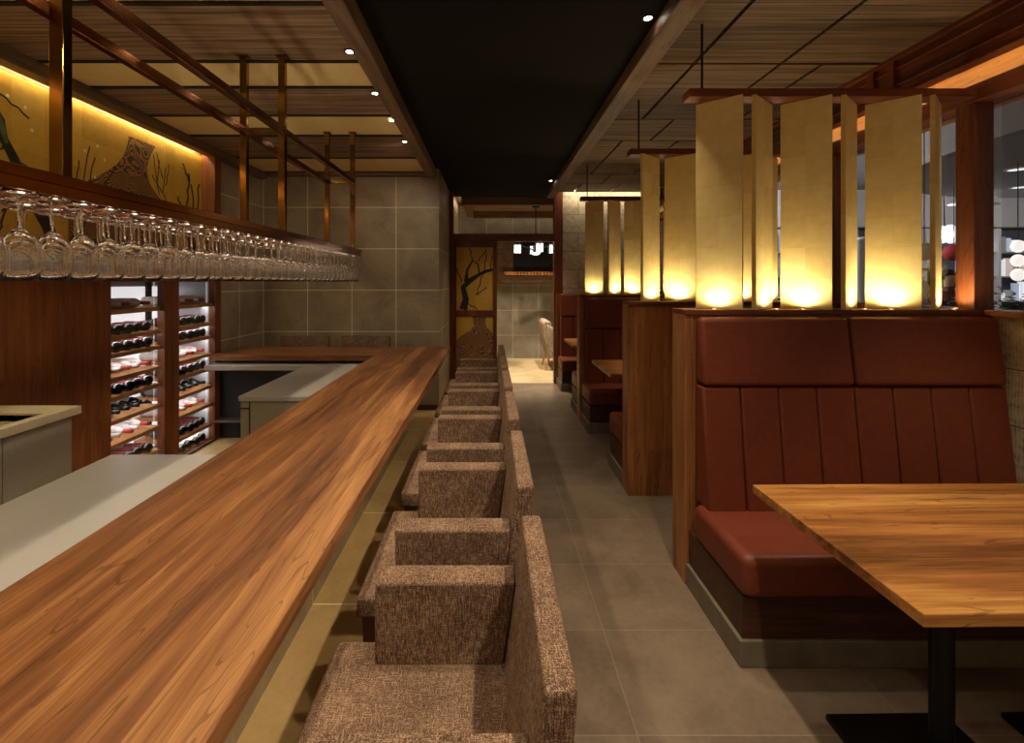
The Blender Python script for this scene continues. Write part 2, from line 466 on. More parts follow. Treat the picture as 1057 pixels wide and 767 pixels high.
def tag(o, label=None, cat=None, group=None, kind=None):
    if label: o['label'] = label
    if cat: o['category'] = cat
    if group: o['group'] = group
    if kind: o['kind'] = kind
    return o
def thing(name, label, cat, loc=(0, 0, 0), group=None, rz=0):
    o = bpy.data.objects.new(name, None); COL.objects.link(o)
    o.location = loc; o.rotation_euler = (0, 0, rz)
    o.empty_display_size = 0.1
    return tag(o, label, cat, group)
def struct(name, mb, m, bevel=0.0):
    return tag(mb.build(name, m, None, bevel), None, None, None, 'structure')
def sub(o, label):
    o['label'] = label; return o
def copy_tree(o, parent=None):
    c = o.copy(); COL.objects.link(c)
    if parent is not None: c.parent = parent
    for ch in list(o.children): copy_tree(ch, c)
    return c
ORD = ['first', 'second', 'third', 'fourth', 'fifth', 'sixth', 'seventh', 'eighth', 'ninth', 'tenth', 'eleventh', 'twelfth', 'thirteenth',
       'fourteenth', 'fifteenth', 'sixteenth', 'seventeenth', 'eighteenth', 'nineteenth', 'twentieth']
def ordn(i):
    if i < 20: return ORD[i]
    t = (i + 1) // 10; u = (i + 1) % 10
    tens = {2: 'twenty', 3: 'thirty', 4: 'forty'}[t]
    if u == 0: return {2: 'twentieth', 3: 'thirtieth', 4: 'fortieth'}[t]
    return tens + '-' + ORD[u - 1]

def spot(name, loc, power, color, size=1.2, blend=0.6, target=None, radius=0.03, parent=None):
    l = bpy.data.lights.new(name, 'SPOT'); l.energy = power; l.color = color
    l.spot_size = size; l.spot_blend = blend; l.shadow_soft_size = radius
    o = bpy.data.objects.new(name, l); COL.objects.link(o)
    loc = Vector(loc)
    if target is not None:
        d = (Vector(target) - loc).normalized()
        o.rotation_euler = d.to_track_quat('-Z', 'Y').to_euler()
    if parent is not None:
        o.parent = parent; o.location = loc - parent.location
    else: o.location = loc
    return o

# ------------------------------------------------------------------ SETTING
YW = 5.45      # tiled back wall of the bar
YP = 6.90      # doorway plane
XL = -2.60     # cabinet fronts on the left
XR = 2.50      # stone dado on the right
# floors
struct('floor', MB().box(-0.30, 2.62, -1.6, YP, -0.08, 0.0), M['floor'])
struct('floor_bar_side', MB().box(-3.1, -0.30, -1.6, YP, -0.08, 0.0), M['floor_tan'])
struct('floor_far_room', MB().box(-0.75, 3.2, YP, 9.3, -0.08, 0.0), M['floor_far'])
# walls
struct('wall_back', MB().box(-2.78, -0.60, YW, YW + 0.12, 0, 2.95), M['tile_wall'])
struct('wall_corridor', MB().box(-0.72, -0.60, YW + 0.12, 9.12, 0, 2.95), M['tile_side'])
struct('wall_left_rear', MB().box(-2.78, -2.66, 4.60, YW, 0, 2.95), M['tile_side'])
struct('wall_left', MB().box(-3.12, -3.02, -1.6, 4.62, 0, 2.95), M['tile_side'])
struct('wall_far', MB().box(-0.72, 3.2, 9.12, 9.24, 0, 3.1), M['tile_far'])
struct('wall_far_right', MB().box(3.1, 3.2, YP + .1, 9.12, 0, 3.1), M['tile_far'])
struct('wall_stone', MB().box(1.07, 2.62, 6.86, 7.0, 0, 2.95), M['stone'])
struct('wall_right', MB().box(XR, 2.62, -1.6, 6.86, 0, 1.33), M['combed'])
struct('baseboard_back', MB().box(-2.66, -0.595, YW - 0.012, YW, 0, 0.06), M['legwood'])
struct('baseboard_corridor', MB().box(-0.60, -0.588, YW - 0.012, YP, 0, 0.06), M['legwood'])

# ceilings: left timber boards alternating with gold paper
lb = MB(); gb = MB(); tr = MB()
edges = [-1.6, -0.9, -0.45, 0.2, 0.62, 1.25, 1.68, 2.117, 2.674, 3.033, 3.544, 4.037, 4.763, 5.37]
# gold: between (1.68..2.117) (2.674..3.033) (3.544..4.037) (4.763..5.37), board in between
for i in range(len(edges) - 1):
    a, b = edges[i], edges[i + 1]
    gold = i % 2 == 0
    if i < 1: gold = False
    gold = (i in (2, 4, 6, 8, 10, 12)) if False else (i % 2 == 0 and i > 0)
for (a, b) in [(-1.6, 0.30), (0.75, 1.72), (2.117, 2.674), (3.033, 3.544), (4.037, 4.763)]:
    lb.box(-2.68, -0.72, a, b, 2.77, 2.84)
for (a, b) in [(0.30, 0.75), (1.72, 2.117), (2.674, 3.033), (3.544, 4.037), (4.763, 5.37)]:
    gb.box(-2.68, -0.72, a - 0.01, b + 0.01, 2.774, 2.85)
    for e in (a, b): tr.box(-2.68, -0.72, e - 0.012, e + 0.012, 2.763, 2.80)
struct('ceiling_left', lb, M['ceilwood'])
struct('ceiling_gold_strips', gb, M['goldstrip'])
struct('trim_ceiling_battens', tr, M['groove'])
struct('trim_back_cornice', MB().box(-2.68, -0.72, 5.37, YW, 2.73, 2.86), M['beam_x'])
struct('ceiling_slab_left', MB().box(-3.12, -0.64, -1.6, 5.6, 2.86, 2.95), M['black'])
struct('trim_left_beam', MB().box(-0.732, -0.636, -1.6, YW + .02, 2.718, 2.88), M['beam'], 0.004)
struct('ceiling_dark_band', MB().box(-0.64, 0.85, -1.6, 7.25, 2.83, 2.95), M['blackceil'])
struct('trim_right_beam', MB().box(0.843, 0.96, -1.6, 6.95, 2.75, 2.88), M['beam'], 0.004)
# right timber ceiling as boards with dark joints
rc = MB(); g = 0.011
ys = [-1.6, -0.35, 0.3, 1.6, 2.75, 3.69, 4.245, 5.57, 6.12, 6.69]
for i in range(len(ys) - 1):
    xs = [0.96, 1.206, 1.72, 2.33]
    if i in (4,): xs = [0.96, 1.206, 1.72, 1.97, 2.33]
    if i in (5, 7): xs = [0.96, 1.46, 1.97, 2.33]
    for j in range(len(xs) - 1):
        rc.box(xs[j] + (g if j else 0), xs[j + 1] - (g if j < len(xs) - 2 else 0), ys[i] + g, ys[i + 1] - g, 2.79, 2.815)
struct('ceiling_right', rc, veneer('ceiling_veneer_right', rgb(62, 45, 30), rgb(102, 78, 54), rgb(126, 98, 68)))
struct('ceiling_slab_right', MB().box(0.86, 2.62, -1.6, 6.95, 2.83, 2.95), M['groove'])
# right cornice with cove, and header over the window
cn = MB()
cn.box(2.33, 2.39, -1.6, 6.86, 2.57, 2.80)
cn.box(2.305, 2.33, -1.6, 6.86, 2.765, 2.80)
cn.box(2.318, 2.33, -1.6, 6.86, 2.715, 2.725)
cn.box(2.318, 2.33, -1.6, 6.86, 2.62, 2.63)
cn.box(2.32, 2.39, -1.6, 6.86, 2.560, 2.572)
for yy in (-0.6, 0.6, 1.5, 2.66, 2.80, 4.1, 5.3, 6.3): cn.box(2.306, 2.335, yy, yy + 0.045, 2.57, 2.80)
struct('trim_right_cornice', cn, M['redwood_y'], 0.002)
struct('trim_window_head_lining', MB().box(2.56, 2.62, -1.6, 6.86, 2.40, 2.83), M['lining'])
struct('trim_window_header', MB().box(2.42, 2.56, -1.6, 6.86, 2.40, 2.49), M['redwood_y'], 0.004)
struct('trim_window_sill', MB().box(2.44, 2.60, -1.6, 6.86, 1.33, 1.362), M['redwood_y'], 0.003)
posts = [2.325, 3.265, 5.05]
for i, y in enumerate(posts):
    struct('trim_window_post_%d' % (i + 1), MB().box(2.42, 2.52, y, y + 0.095, 1.362, 2.40), M['redwood'], 0.003)
pan = [(-1.6, 2.325), (2.42, 3.265), (3.36, 5.05), (5.145, 6.86)]
for i, (a, b) in enumerate(pan):
    struct('window_%d' % (i + 1), MB().box(2.555, 2.563, a + .002, b - .002, 1.362, 2.40), M['pane'])
# LED strips hidden in the coves
def led(name, label, mb, m):
    return tag(mb.build(name, m), label, 'light strip')
led('light_strip', 'amber light strip in the cove above the right-hand window', MB().box(2.392, 2.402, -1.4, 6.8, 2.60, 2.63), M['led'])

# left bulkhead carrying the mural, its beam and end post
struct('trim_mural_bulkhead', MB().box(-3.02, -2.735, -1.6, 4.49, 1.66, 2.95), M['redwood'])
struct('trim_mural_beam', MB().box(-2.68, -2.59, -1.6, YW - .08, 2.683, 2.765), M['beam'], 0.003)
struct('trim_mural_post', MB().box(-2.735, -2.60, 4.394, 4.49, 1.652, 2.76), M['panelwood'], 0.003)
led('light_strip', 'golden light strip hidden behind the beam above the gold mural', MB().box(-2.715, -2.70, -1.4, 4.38, 2.72, 2.73), M['led_gold'])

# doorway at the end
struct('trim_doorway_left', MB().box(-0.60, -0.545, YP - .04, YP + .06, 0, 2.83), M['redwood'], 0.003)
struct('trim_doorway_right', MB().box(0.945, 1.07, 6.855, 7.0, 0, 2.83), M['redwood'], 0.003)
struct('trim_doorway_header', MB().box(-0.545, 0.945, YP - .03, YP + .05, 2.10, 2.213), M['redwood_x'], 0.003)
# far room ceiling and beams
struct('trim_far_beam', MB().box(-0.45, 3.1, 7.25, 7.37, 2.70, 2.95), M['beam_x'], 0.004)
struct('trim_far_side_beam', MB().box(-0.42, -0.30, 7.37, 8.65, 2.70, 2.95), M['beam'], 0.004)
struct('trim_far_cross_beam', MB().box(-0.30, 3.1, 8.55, 8.67, 2.68, 2.95), M['beam_x'], 0.004)
struct('ceiling_far', MB().box(-0.42, 3.1, 7.37, 8.67, 2.80, 2.86), M['ceilwood'])
struct('ceiling_far_slab', MB().box(-0.72, 3.2, 6.95, 9.24, 3.0, 3.1), M['beam'])
led('light_strip', 'soft light strip above the beam beside the far left wall', MB().box(-0.45, -0.422, 7.42, 8.62, 2.90, 2.92), M['led_far'])
led('light_strip', 'soft light strip along the top of the far tiled wall', MB().box(-0.3, 3.0, 8.80, 8.83, 2.985, 3.0), M['led_far'])
led('light_strip', 'bright light strip washing the top of the stone block wall', MB().box(1.10, 2.30, 6.715, 6.735, 2.815, 2.83), M['led_stone'])

# ------------------------------------------------------------------ BAR COUNTER
c = thing('bar_counter', 'long L-shaped bar counter with streaky wooden top and tiled base', 'counter', (-0.75, 2.0, 0))
top = MB().box(-1.078, -0.42, -1.2, 4.87, 0.77, 0.82)
top.build('countertop', M['counter'], c, 0.004)
sub(MB().box(-2.598, -1.0785, 4.295, 4.87, 0.77, 0.82).build('return_countertop', wood('counter_wood_return', rgb(74, 41, 20), rgb(128, 81, 44), rgb(178, 126, 73), 'X', 1.0, 0.115, 0.42), c, 0.004), 'short return of the counter along the back')
MB().box(-0.95, -0.826, -1.2, 4.62, 0.0, 0.77).build('counter_base', M['tile_base'], c)
MB().box(-2.598, -0.95, 4.50, 4.62, 0.0, 0.77).build('return_base', M['tile_wall'], c)

hs = MB().box(-0.466, -0.452, -1.1, 4.6, 0.745, 0.7695).build('added_fill_shield', M['steel'], c)  # added shield, keeps the fill strip's light off the tiled base
MB().box(-0.4515, -0.446, -1.1, 4.6, 0.752, 0.764).build('led_or_fill_strip', M['bar_fill'], hs)  # added hidden fill strip, brightens the tan floor below the counter edge
# work surfaces behind the counter
t = thing('work_counter', 'white work surface low behind the near half of the counter', 'counter', (-1.4, 1.0, 0))
MB().box(-1.67, -0.97, -1.2, 2.05, 0.705, 0.74).build('worktop', M['white'], t, 0.004)
MB().box(-1.63, -0.97, -1.2, 2.02, 0.08, 0.705).build('cabinet_body', M['greige'], t)
MB().box(-1.60, -0.97, -1.2, 1.98, 0.0, 0.08).build('plinth', M['black'], t)
t = thing('work_counter', 'L-shaped white work counter with grey end panel in the far corner behind the bar', 'counter', (-1.4, 3.8, 0))
MB().box(-1.675, -0.97, 3.09, 4.22, 0.705, 0.74).build('worktop', M['white'], t, 0.003)
MB().box(-2.597, -0.97, 4.22, 4.49, 0.695, 0.74).build('return_worktop', M['white'], t, 0.003)
MB().box(-1.665, -0.97, 3.10, 3.14, 0.0, 0.705).build('end_panel', M['greige'], t, 0.003)
MB().box(-1.665, -1.625, 3.14, 4.22, 0.0, 0.705).build('side_panel', M['greige'], t, 0.003)
MB().box(-1.672, -1.60, 3.092, 3.10, 0.655, 0.662).build('handle', M['black'], t)
MB().box(-1.606, -1.60, 3.096, 3.10, 0.02, 0.70).build('panel_joint', M['black'], t)
MB().box(-2.597, -1.68, 4.36, 4.47, 0.18, 0.20).build('low_shelf', M['steel'], t)
MB().box(-2.597, -0.97, 4.475, 4.497, 0.0, 0.695).build('back_panel', M['black'], t)

# sink cabinet against the tall cupboard
t = thing('sink_cabinet', 'beige topped sink cabinet with two plain grey doors by the tall cupboard', 'cabinet', (-2.4, 1.8, 0))
tp = MB()
tp.box(-2.597, -2.151, 2.30, 2.447, 0.81, 0.85); tp.box(-2.597, -2.151, 0.4, 1.45, 0.81, 0.85)
tp.box(-2.205, -2.151, 1.45, 2.30, 0.81, 0.85); tp.box(-2.597, -2.53, 1.45, 2.30, 0.81, 0.85)
tp.build('worktop', M['sinktop'], t)
bs = MB()
bs.box(-2.53, -2.205, 1.45, 2.30, 0.64, 0.65); bs.box(-2.54, -2.53, 1.44, 2.31, 0.64, 0.84); bs.box(-2.205, -2.197, 1.44, 2.31, 0.64, 0.84)
bs.box(-2.53, -2.205, 2.30, 2.31, 0.64, 0.84); bs.box(-2.53, -2.205, 1.44, 1.45, 0.64, 0.84)
bs.build('basin', M['sinktop'], t)
bd = MB(); bd.box(-2.597, -2.21, 0.4, 1.43, 0.10, 0.81); bd.box(-2.597, -2.21, 2.32, 2.42, 0.10, 0.81); bd.box(-2.597, -2.21, 1.43, 2.32, 0.10, 0.62); bd.box(-2.235, -2.196, 1.43, 2.32, 0.62, 0.635)
bd.build('carcass', M['greige'], t)
for (a, b) in ((0.4, 1.148), (1.152, 2.075), (2.079, 2.42)):
    MB().box(-2.196, -2.178, a, b, 0.11, 0.80).build('door', M['greige'], t, 0.002)
MB().box(-2.597, -2.25, 0.4, 2.40, 0, 0.10).build('plinth', M['black'], t)

# tall cupboard and wine cabinet (fronts flush)
t = thing('tall_cupboard', 'tall plain brown wood cupboard front left of the wine cabinet', 'cupboard', (-2.8, 2.2, 0))
MB().box(-3.0, -2.615, 0.4, 3.10, 0, 1.65).build('body', M['panelwood'], t)
for (a, b) in ((0.4, 1.298), (1.302, 2.198), (2.202, 3.098)):
    MB().box(-2.615, XL, a, b, 0.02, 1.65).build('door', M['panelwood'], t, 0.002)
wc = thing('wine_cabinet', 'built-in wood wine cabinet with two lit bays of shelves', 'cabinet', (-2.8, 3.8, 0))
fr = MB()
fr.box(-2.66, XL, 3.10, 3.19, 0, 1.65); fr.box(-2.66, XL, 4.394, 4.49, 0, 1.65)
fr.box(-2.66, XL, 3.19, 4.394, 1.50, 1.65); fr.box(-2.66, XL, 3.19, 4.394, 0, 0.02)
fr.build('frame', M['panelwood'], wc, 0.002)
MB().box(-2.66, XL, 3.714, 3.888, 0.02, 1.50).build('divider', M['panelwood'], wc, 0.002)
bx = MB()
bx.box(-3.0, -2.66, 3.10, 3.185, 0, 1.65); bx.box(-3.0, -2.66, 4.40, 4.49, 0, 1.65); bx.box(-3.0, -2.66, 3.185, 4.40, 1.56, 1.65)
bx.build('carcass', M['panelwood'], wc)
ln = MB(); ln.box(-3.0, -2.99, 3.19, 4.394, 0.0, 1.56); ln.box(-2.99, -2.66, 3.185, 3.19, 0.02, 1.50); ln.box(-2.99, -2.66, 4.394, 4.40, 0.02, 1.50)
ln.build('lining', M['silver'], wc)
for (a, b) in ((3.22, 4.02), (4.10, 4.37)):
    MB().box(-2.988, -2.984, a, b, 0.05, 1.46).build('lit_back_panel', M['led_back'], wc)
MB().box(-2.988, -2.975, 4.03, 4.09, 0.02, 1.55).build('back_upright', M['black'], wc)
BAYS = [(3.19, 3.71), (3.892, 4.394)]
SHZ = [1.30, 1.12, 0.995, 0.83, 0.695, 0.53, 0.36, 0.17, 0.02]
for (a, b) in BAYS:
    for z in SHZ[:-1]:
        sh = MB().box(-2.985, -2.63, a, b, z - 0.030, z).build('shelf', M['shelfwood'], wc, 0.001)
        MB().box(-2.705, -2.690, a + .01, b - .01, z - 0.0325, z - 0.0302).build('led_or_fill_strip', M['led_or_fill_cool'], sh)  # added fill strip hidden under each shelf to brighten the bottles
for (a, b) in BAYS:
    MB().box(-2.652, -2.640, a + 0.02, b - 0.02, 1.535, 1.545).build('lamp', M['led_or_fill_cool'], wc)
    for yy in (a + 0.001, b - 0.009):
        MB().box(-2.680, -2.678, yy + .003, yy + 0.005, 0.04, 1.50).build('led_or_fill_strip', M['led_jamb'], wc)
    MB().box(-2.612, -2.606, a + .001, b - .001, 0.022, 1.498).build('glass_door', M['pane'], wc)

# bottles
def make_bottle(style):
    """axis +X = towards the neck, base at x=0"""
    o = thing('wine_bottle', 'x', 'bottle')
    body = [(1e-6, 0.004), (0.030, 0.0), (0.0365, 0.006), (0.037, 0.03), (0.037, 0.175), (0.034, 0.192), (0.024, 0.212), (0.016, 0.228), (0.0140, 0.25), (0.0138, 0.292), (1e-6, 0.293)]
    cm = {'white': M['bottle_clear'], 'dark': M['bottle'], 'neck': M['bottle'], 'pale': M['bottle_clear'], 'clear': M['bottle']}[style]
    MB().lathe(body, (0, 0, 0), 18, 'X').build('body', cm, o, 0, True)
    lm = {'white': M['label'], 'dark': M['label_red'], 'neck': M['label_grey'], 'pale': M['label_pink'], 'clear': M['label']}[style]
    MB().lathe([(0.0374, 0.045), (0.0376, 0.046), (0.0376, 0.168), (0.0374, 0.169)], (0, 0, 0), 18, 'X').build('label', lm, o, 0, True)
    km = {'white': M['caps_red'], 'dark': M['caps_red'], 'neck': M['caps_black'], 'pale': M['caps_white'], 'clear': M['caps_black']}[style]
    MB().lathe([(1e-6, 0.232), (0.0156, 0.236), (0.0150, 0.25), (0.0148, 0.296), (1e-6, 0.298)], (0, 0, 0), 14, 'X').build('capsule', km, o, 0, True)
    return o
protos = {s: make_bottle(s) for s in ('white', 'dark', 'neck', 'pale', 'clear')}
used = set()
kinds = ['white', 'dark', 'dark', 'white', 'dark', 'neck', 'white', 'dark', 'clear']
look = {'white': 'white-labelled bottle with red cap, neck out', 'pale': 'blush-labelled bottle with pale cap, neck out',
        'dark': 'dark red-labelled wine bottle, base out', 'neck': 'dark bottle with black cap, neck out', 'clear': 'dark white-labelled bottle, base out'}
for bi, (a, b) in enumerate(BAYS):
    for si, z in enumerate(SHZ):
        kd = kinds[si]
        for k in range(5):
            st = kd
            if kd == 'white' and k % 2 == 1: st = 'pale'
            y = a + 0.055 + k * 0.093 + random.uniform(-0.004, 0.004)
            if st in used: o = copy_tree(protos[st])
            else: o = protos[st]; used.add(st)
            neck = st in ('white', 'pale', 'neck')
            if neck:
                o.location = (-2.955 + random.uniform(-.008, .015), y, z + 0.0376); o.rotation_euler = (0, 0, random.uniform(-0.03, 0.03))
            else:
                o.location = (-2.655 + random.uniform(-.012, .012), y, z + 0.0376); o.rotation_euler = (0, 0, PI + random.uniform(-0.02, 0.02))
            o['label'] = '%s, %s along %s shelf, %s bay' % (look[st], ORD[k], ORD[si], ('left', 'right')[bi])
            o['group'] = 'wine bottles in the lit cabinet'

# ------------------------------------------------------------------ MURAL (plain generic gold panels with branches and a dark marbled band)
XM = -2.722
def ribbon(mb, pts, wid, x):
    """flat painted stroke in the YZ plane"""
    L = []; R = []
    for i, p in enumerate(pts):
        q0 = pts[max(i - 1, 0)]; q1 = pts[min(i + 1, len(pts) - 1)]
        d = Vector((q1[0] - q0[0], q1[1] - q0[1])); d.normalize(); n = Vector((-d.y, d.x))
        wd = wid[i] if isinstance(wid, list) else wid
        L.append((p[0] + n.x * wd, p[1] + n.y * wd)); R.append((p[0] - n.x * wd, p[1] - n.y * wd))
    vs = [(x, u, v) for u, v in L] + [(x, u, v) for u, v in R]; n = len(pts)
    mb.add(vs, [(i, i + 1, n + i + 1, n + i) for i in range(n - 1)])
def wig(p0, p1, n, amp):
    out = []
    for i in range(n + 1):
        t = i / n
        out.append((p0[0] + (p1[0] - p0[0]) * t + random.uniform(-amp, amp), p0[1] + (p1[1] - p0[1]) * t + random.uniform(-amp, amp)))
    return out
def mural(y0, y1, label, art):
    t = thing('mural_panel', label, 'painting', (XM, (y0 + y1) / 2, 1.66), 'gold mural panels above the cabinets')
    MB().box(-2.735, XM, y0 + .002, y1 - .002, 1.66, 2.682).build('gold_ground', M['mural'], t)
    art(t, y0, y1)
def blossoms(t, pts):
    b = MB()
    for y, z in pts:
        n = 8; b.add([(XM + .0025, y + .011 * math.cos(2 * PI * i / n), z + .011 * math.sin(2 * PI * i / n)) for i in range(n)], [tuple(range(n))])
    b.build('blossoms', M['blossom'], t)
def art_a(t, y0, y1):
    m = MB()
    tk = [(2.43, 2.62), (2.50, 2.52), (2.58, 2.40), (2.60, 2.30), (2.66, 2.20), (2.70, 2.08), (2.78, 1.96), (2.86, 1.84), (2.92, 1.68)]
    ribbon(m, tk, [.014, .022, .028, .026, .03, .03, .034, .04, .05], XM + .0015)
    for (a, b) in (((2.50, 2.50), (2.38, 2.30)), ((2.60, 2.28), (2.50, 2.10)), ((2.50, 2.12), (2.40, 1.98)), ((2.66, 2.20), (2.84, 2.16)), ((2.84, 2.16), (2.94, 2.06)), ((2.42, 2.40), (2.55, 2.22)), ((2.72, 2.04), (2.6, 1.9)), ((2.62, 1.96), (2.58, 1.78)), ((2.55, 2.56), (2.74, 2.46))):
        ribbon(m, wig(a, b, 6, .012), .006, XM + .0012)
    for y in (0.7, 1.3, 1.9): ribbon(m, wig((y, 1.7), (y + .25, 2.5), 9, .03), .02, XM + .0012)
    m.build('branches', M['ink'], t)
    g = MB(); ribbon(g, [(2.575, 2.42), (2.60, 2.34), (2.615, 2.28)], [.012, .018, .010], XM + .002); ribbon(g, [(2.67, 2.16), (2.70, 2.08), (2.74, 2.02)], [.01, .014, .008], XM + .002)
    g.build('moss_marks', M['moss'], t)
    blossoms(t, [(2.72, 2.52), (2.76, 2.40), (2.88, 2.32), (2.82, 2.0), (2.48, 1.96), (2.62, 2.55), (2.9, 1.93)])
def art_b(t, y0, y1):
    m = MB()
    for (a, b) in (((3.05, 1.85), (3.16, 2.42)), ((3.06, 1.80), (3.20, 2.36)), ((3.10, 1.85), (3.22, 2.10)), ((3.22, 2.10), (3.38, 2.34)), ((3.0, 1.72), (3.12, 1.94)), ((3.76, 2.52), (3.82, 2.22)), ((3.82, 2.50), (3.80, 2.28)), ((3.90, 2.46), (3.86, 2.24)), ((3.74, 2.36), (3.90, 2.20)), ((3.90, 2.20), (3.98, 1.9)), ((3.79, 2.55), (3.86, 2.36)), ((3.94, 2.50), (3.90, 2.30)), ((3.30, 2.20), (3.22, 1.98)), ((3.08, 2.3), (3.03, 2.0))):
        ribbon(m, wig(a, b, 7, .006), .005, XM + .0012)
    m.build('branches', M['ink'], t)
    r = MB()
    def curve(ps, n=10):
        out = []
        for i in range(len(ps) - 1):
            for k in range(n):
                u = k / n; u = u * u * (3 - 2 * u) if False else u
                out.append((ps[i][0] + (ps[i + 1][0] - ps[i][0]) * u, ps[i][1] + (ps[i + 1][1] - ps[i][1]) * u))
        return out + [ps[-1]]
    Z = [2.60, 2.54, 2.48, 2.42, 2.36, 2.30, 2.25, 2.21, 2.14, 2.06, 1.9, 1.72]
    Lf = [3.50, 3.49, 3.47, 3.44, 3.39, 3.32, 3.25, 3.18, 3.08, 3.02, 3.0, 3.0]
    Rt = [3.78, 3.74, 3.71, 3.69, 3.69, 3.71, 3.75, 3.80, 3.90, 3.98, 4.01, 4.01]
    vs = [(XM + .001, y, z) for y, z in zip(Lf, Z)] + [(XM + .001, y, z) for y, z in zip(Rt, Z)]; n = len(Z)
    r.add(vs, [(i, i + 1, n + i + 1, n + i) for i in range(n - 1)])
    r.build('marbled_band', M['marbled'], t)
    blossoms(t, [(3.12, 2.38), (3.22, 2.44), (3.28, 2.36), (3.20, 2.22), (3.14, 2.12), (3.30, 2.05)])
def art_c(t, y0, y1):
    m = MB()
    for (a, b) in (((4.20, 2.48), (4.16, 2.05)), ((4.24, 2.40), (4.28, 2.0)), ((4.05, 2.25), (4.18, 1.95)), ((4.34, 2.42), (4.30, 1.9)), ((4.12, 2.54), (4.20, 2.42)), ((4.30, 2.18), (4.40, 2.08)), ((4.22, 2.05), (4.36, 2.16))):
        ribbon(m, wig(a, b, 8, .014), .010, XM + .0012)
    ribbon(m, [(4.18, 2.1), (4.2, 2.0), (4.24, 1.86), (4.26, 1.68)], [.02, .04, .05, .07], XM + .0014)
    m.build('branches', M['ink'], t)
mural(-1.55, 1.90, 'gold painted wall panel nearest the camera with dark branches', lambda t, a, b: None)
mural(1.90, 2.985, 'gold wall panel with a dark mossy tree trunk, left of the rack post', art_a)
mural(2.985, 4.017, 'wide gold wall panel with a dark marbled band and thin twigs', art_b)
mural(4.017, 4.392, 'narrow gold wall panel with dark branches beside the lit end post', art_c)

# ------------------------------------------------------------------ GLASS RACK
rk = thing('glass_rack', 'long copper hanging rack above the counter holding rows of wine glasses', 'rack', (-1.28, 2.5, 1.72))
PX = (-1.17, -1.385); PY = (1.252, 2.605, 3.94)
for y in PY:
    for x in PX:
        p = MB().box(x - 0.019, x + 0.019, y, y + 0.03, 1.76, 2.77).build('post', M['brass'], rk, 0.002)
        MB().box(x - 0.03, x + 0.03, y - .01, y + 0.04, 2.763, 2.77).build('ceiling_plate', M['brass'], p)
for x in PX:
    MB().box(x - 0.016, x + 0.016, -0.6, 3.97, 2.33, 2.37).build('upper_rail', M['copper'], rk, 0.002)
for y in PY:
    MB().box(PX[1] + .019, PX[0] - .019, y, y + 0.03, 2.335, 2.365).build('cross_bar', M['brass'], rk, 0.002)
RX = [-1.15, -1.235, -1.32, -1.405]
MB().box(-1.112, -1.10, -0.6, 3.98, 1.748, 1.775).build('front_fascia', M['copper'], rk, 0.001)
MB().box(-1.462, -1.45, -0.6, 3.98, 1.748, 1.775).build('rear_fascia', M['copper'], rk, 0.001)
MB().box(-1.45, -1.112, 3.968, 3.98, 1.735, 1.775).build('end_fascia', M['copper'], rk, 0.001)
for i in range(5):
    xx = -1.1075 - i * 0.085
    if 0 < i < 4 or i in (0, 4):
        MB().box(xx - 0.008, xx + 0.008, -0.6, 3.968, 1.7185, 1.724).build('channel', M['copper'], rk)
    MB().box(xx - 0.002, xx + 0.002, -0.6, 3.968, 1.724, 1.76).build('channel_web', M['copper'], rk)
for k in range(10):
    y = -0.3 + k * 0.455
    MB().box(-1.45, -1.112, y, y + 0.025, 1.745, 1.775).build('cross_slat', M['copper'], rk, 0.001)
for x in (-1.19, -1.365): MB().box(x - .006, x + .006, -0.5, 3.93, 1.7775, 1.782).build('led_or_fill_strip', M['rack_fill'], rk)  # added fill strips on the rack top, brighten the left ceiling and glasses
# wine glasses hung upside down
def make_glass():
    o = thing('wine_glass', 'x', 'wine glass', (0, 0, 0), 'wine glasses hanging in the rack')
    outer = [(0.0350, 0.0), (0.0395, 0.025), (0.0420, 0.052), (0.0415, 0.075), (0.0365, 0.095), (0.024, 0.113), (0.010, 0.125), (0.0045, 0.130)]
    inner = [(0.0005, 0.122), (0.010, 0.118), (0.0225, 0.109), (0.0350, 0.093), (0.0401, 0.074), (0.0406, 0.052), (0.0381, 0.025), (0.0338, 0.0)]
    prof = outer + [(0.0005, 0.1305)] + inner
    MB().lathe(prof, (0, 0, 0), 24, 'Z', True).build('bowl', M['glass'], o, 0, True)
    MB().lathe([(1e-6, 0.1312), (0.0042, 0.1312), (0.0036, 0.16), (0.0036, 0.19), (0.0050, 0.2065), (1e-6, 0.2066)], (0, 0, 0), 10).build('stem', M['glass'], o, 0, True)
    MB().lathe([(1e-6, 0.2072), (0.010, 0.2076), (0.0345, 0.2105), (0.0355, 0.2125), (0.034, 0.2135), (1e-6, 0.214)], (0, 0, 0), 24).build('foot', M['glass'], o, 0, True)
    return o
gp = make_glass(); first = True
rown = ['front row', 'second row', 'third row', 'rear row']
for r, x in enumerate(RX):
    idx = 0
    for k in range(-1, 33):
        y = 1.136 + 0.0877 * k
        px = 506 + 480 * x / y
        if px < -22: continue
        o = gp if first else copy_tree(gp); first = False
        o.location = (x + random.uniform(-.002, .002), y + random.uniform(-.002, .002), 1.5036)
        o['label'] = 'wine glass hanging upside down, %s of the copper rack, %s from the near end' % (rown[r], ordn(idx))
        o['group'] = 'wine glasses hanging in the rack'
        idx += 1

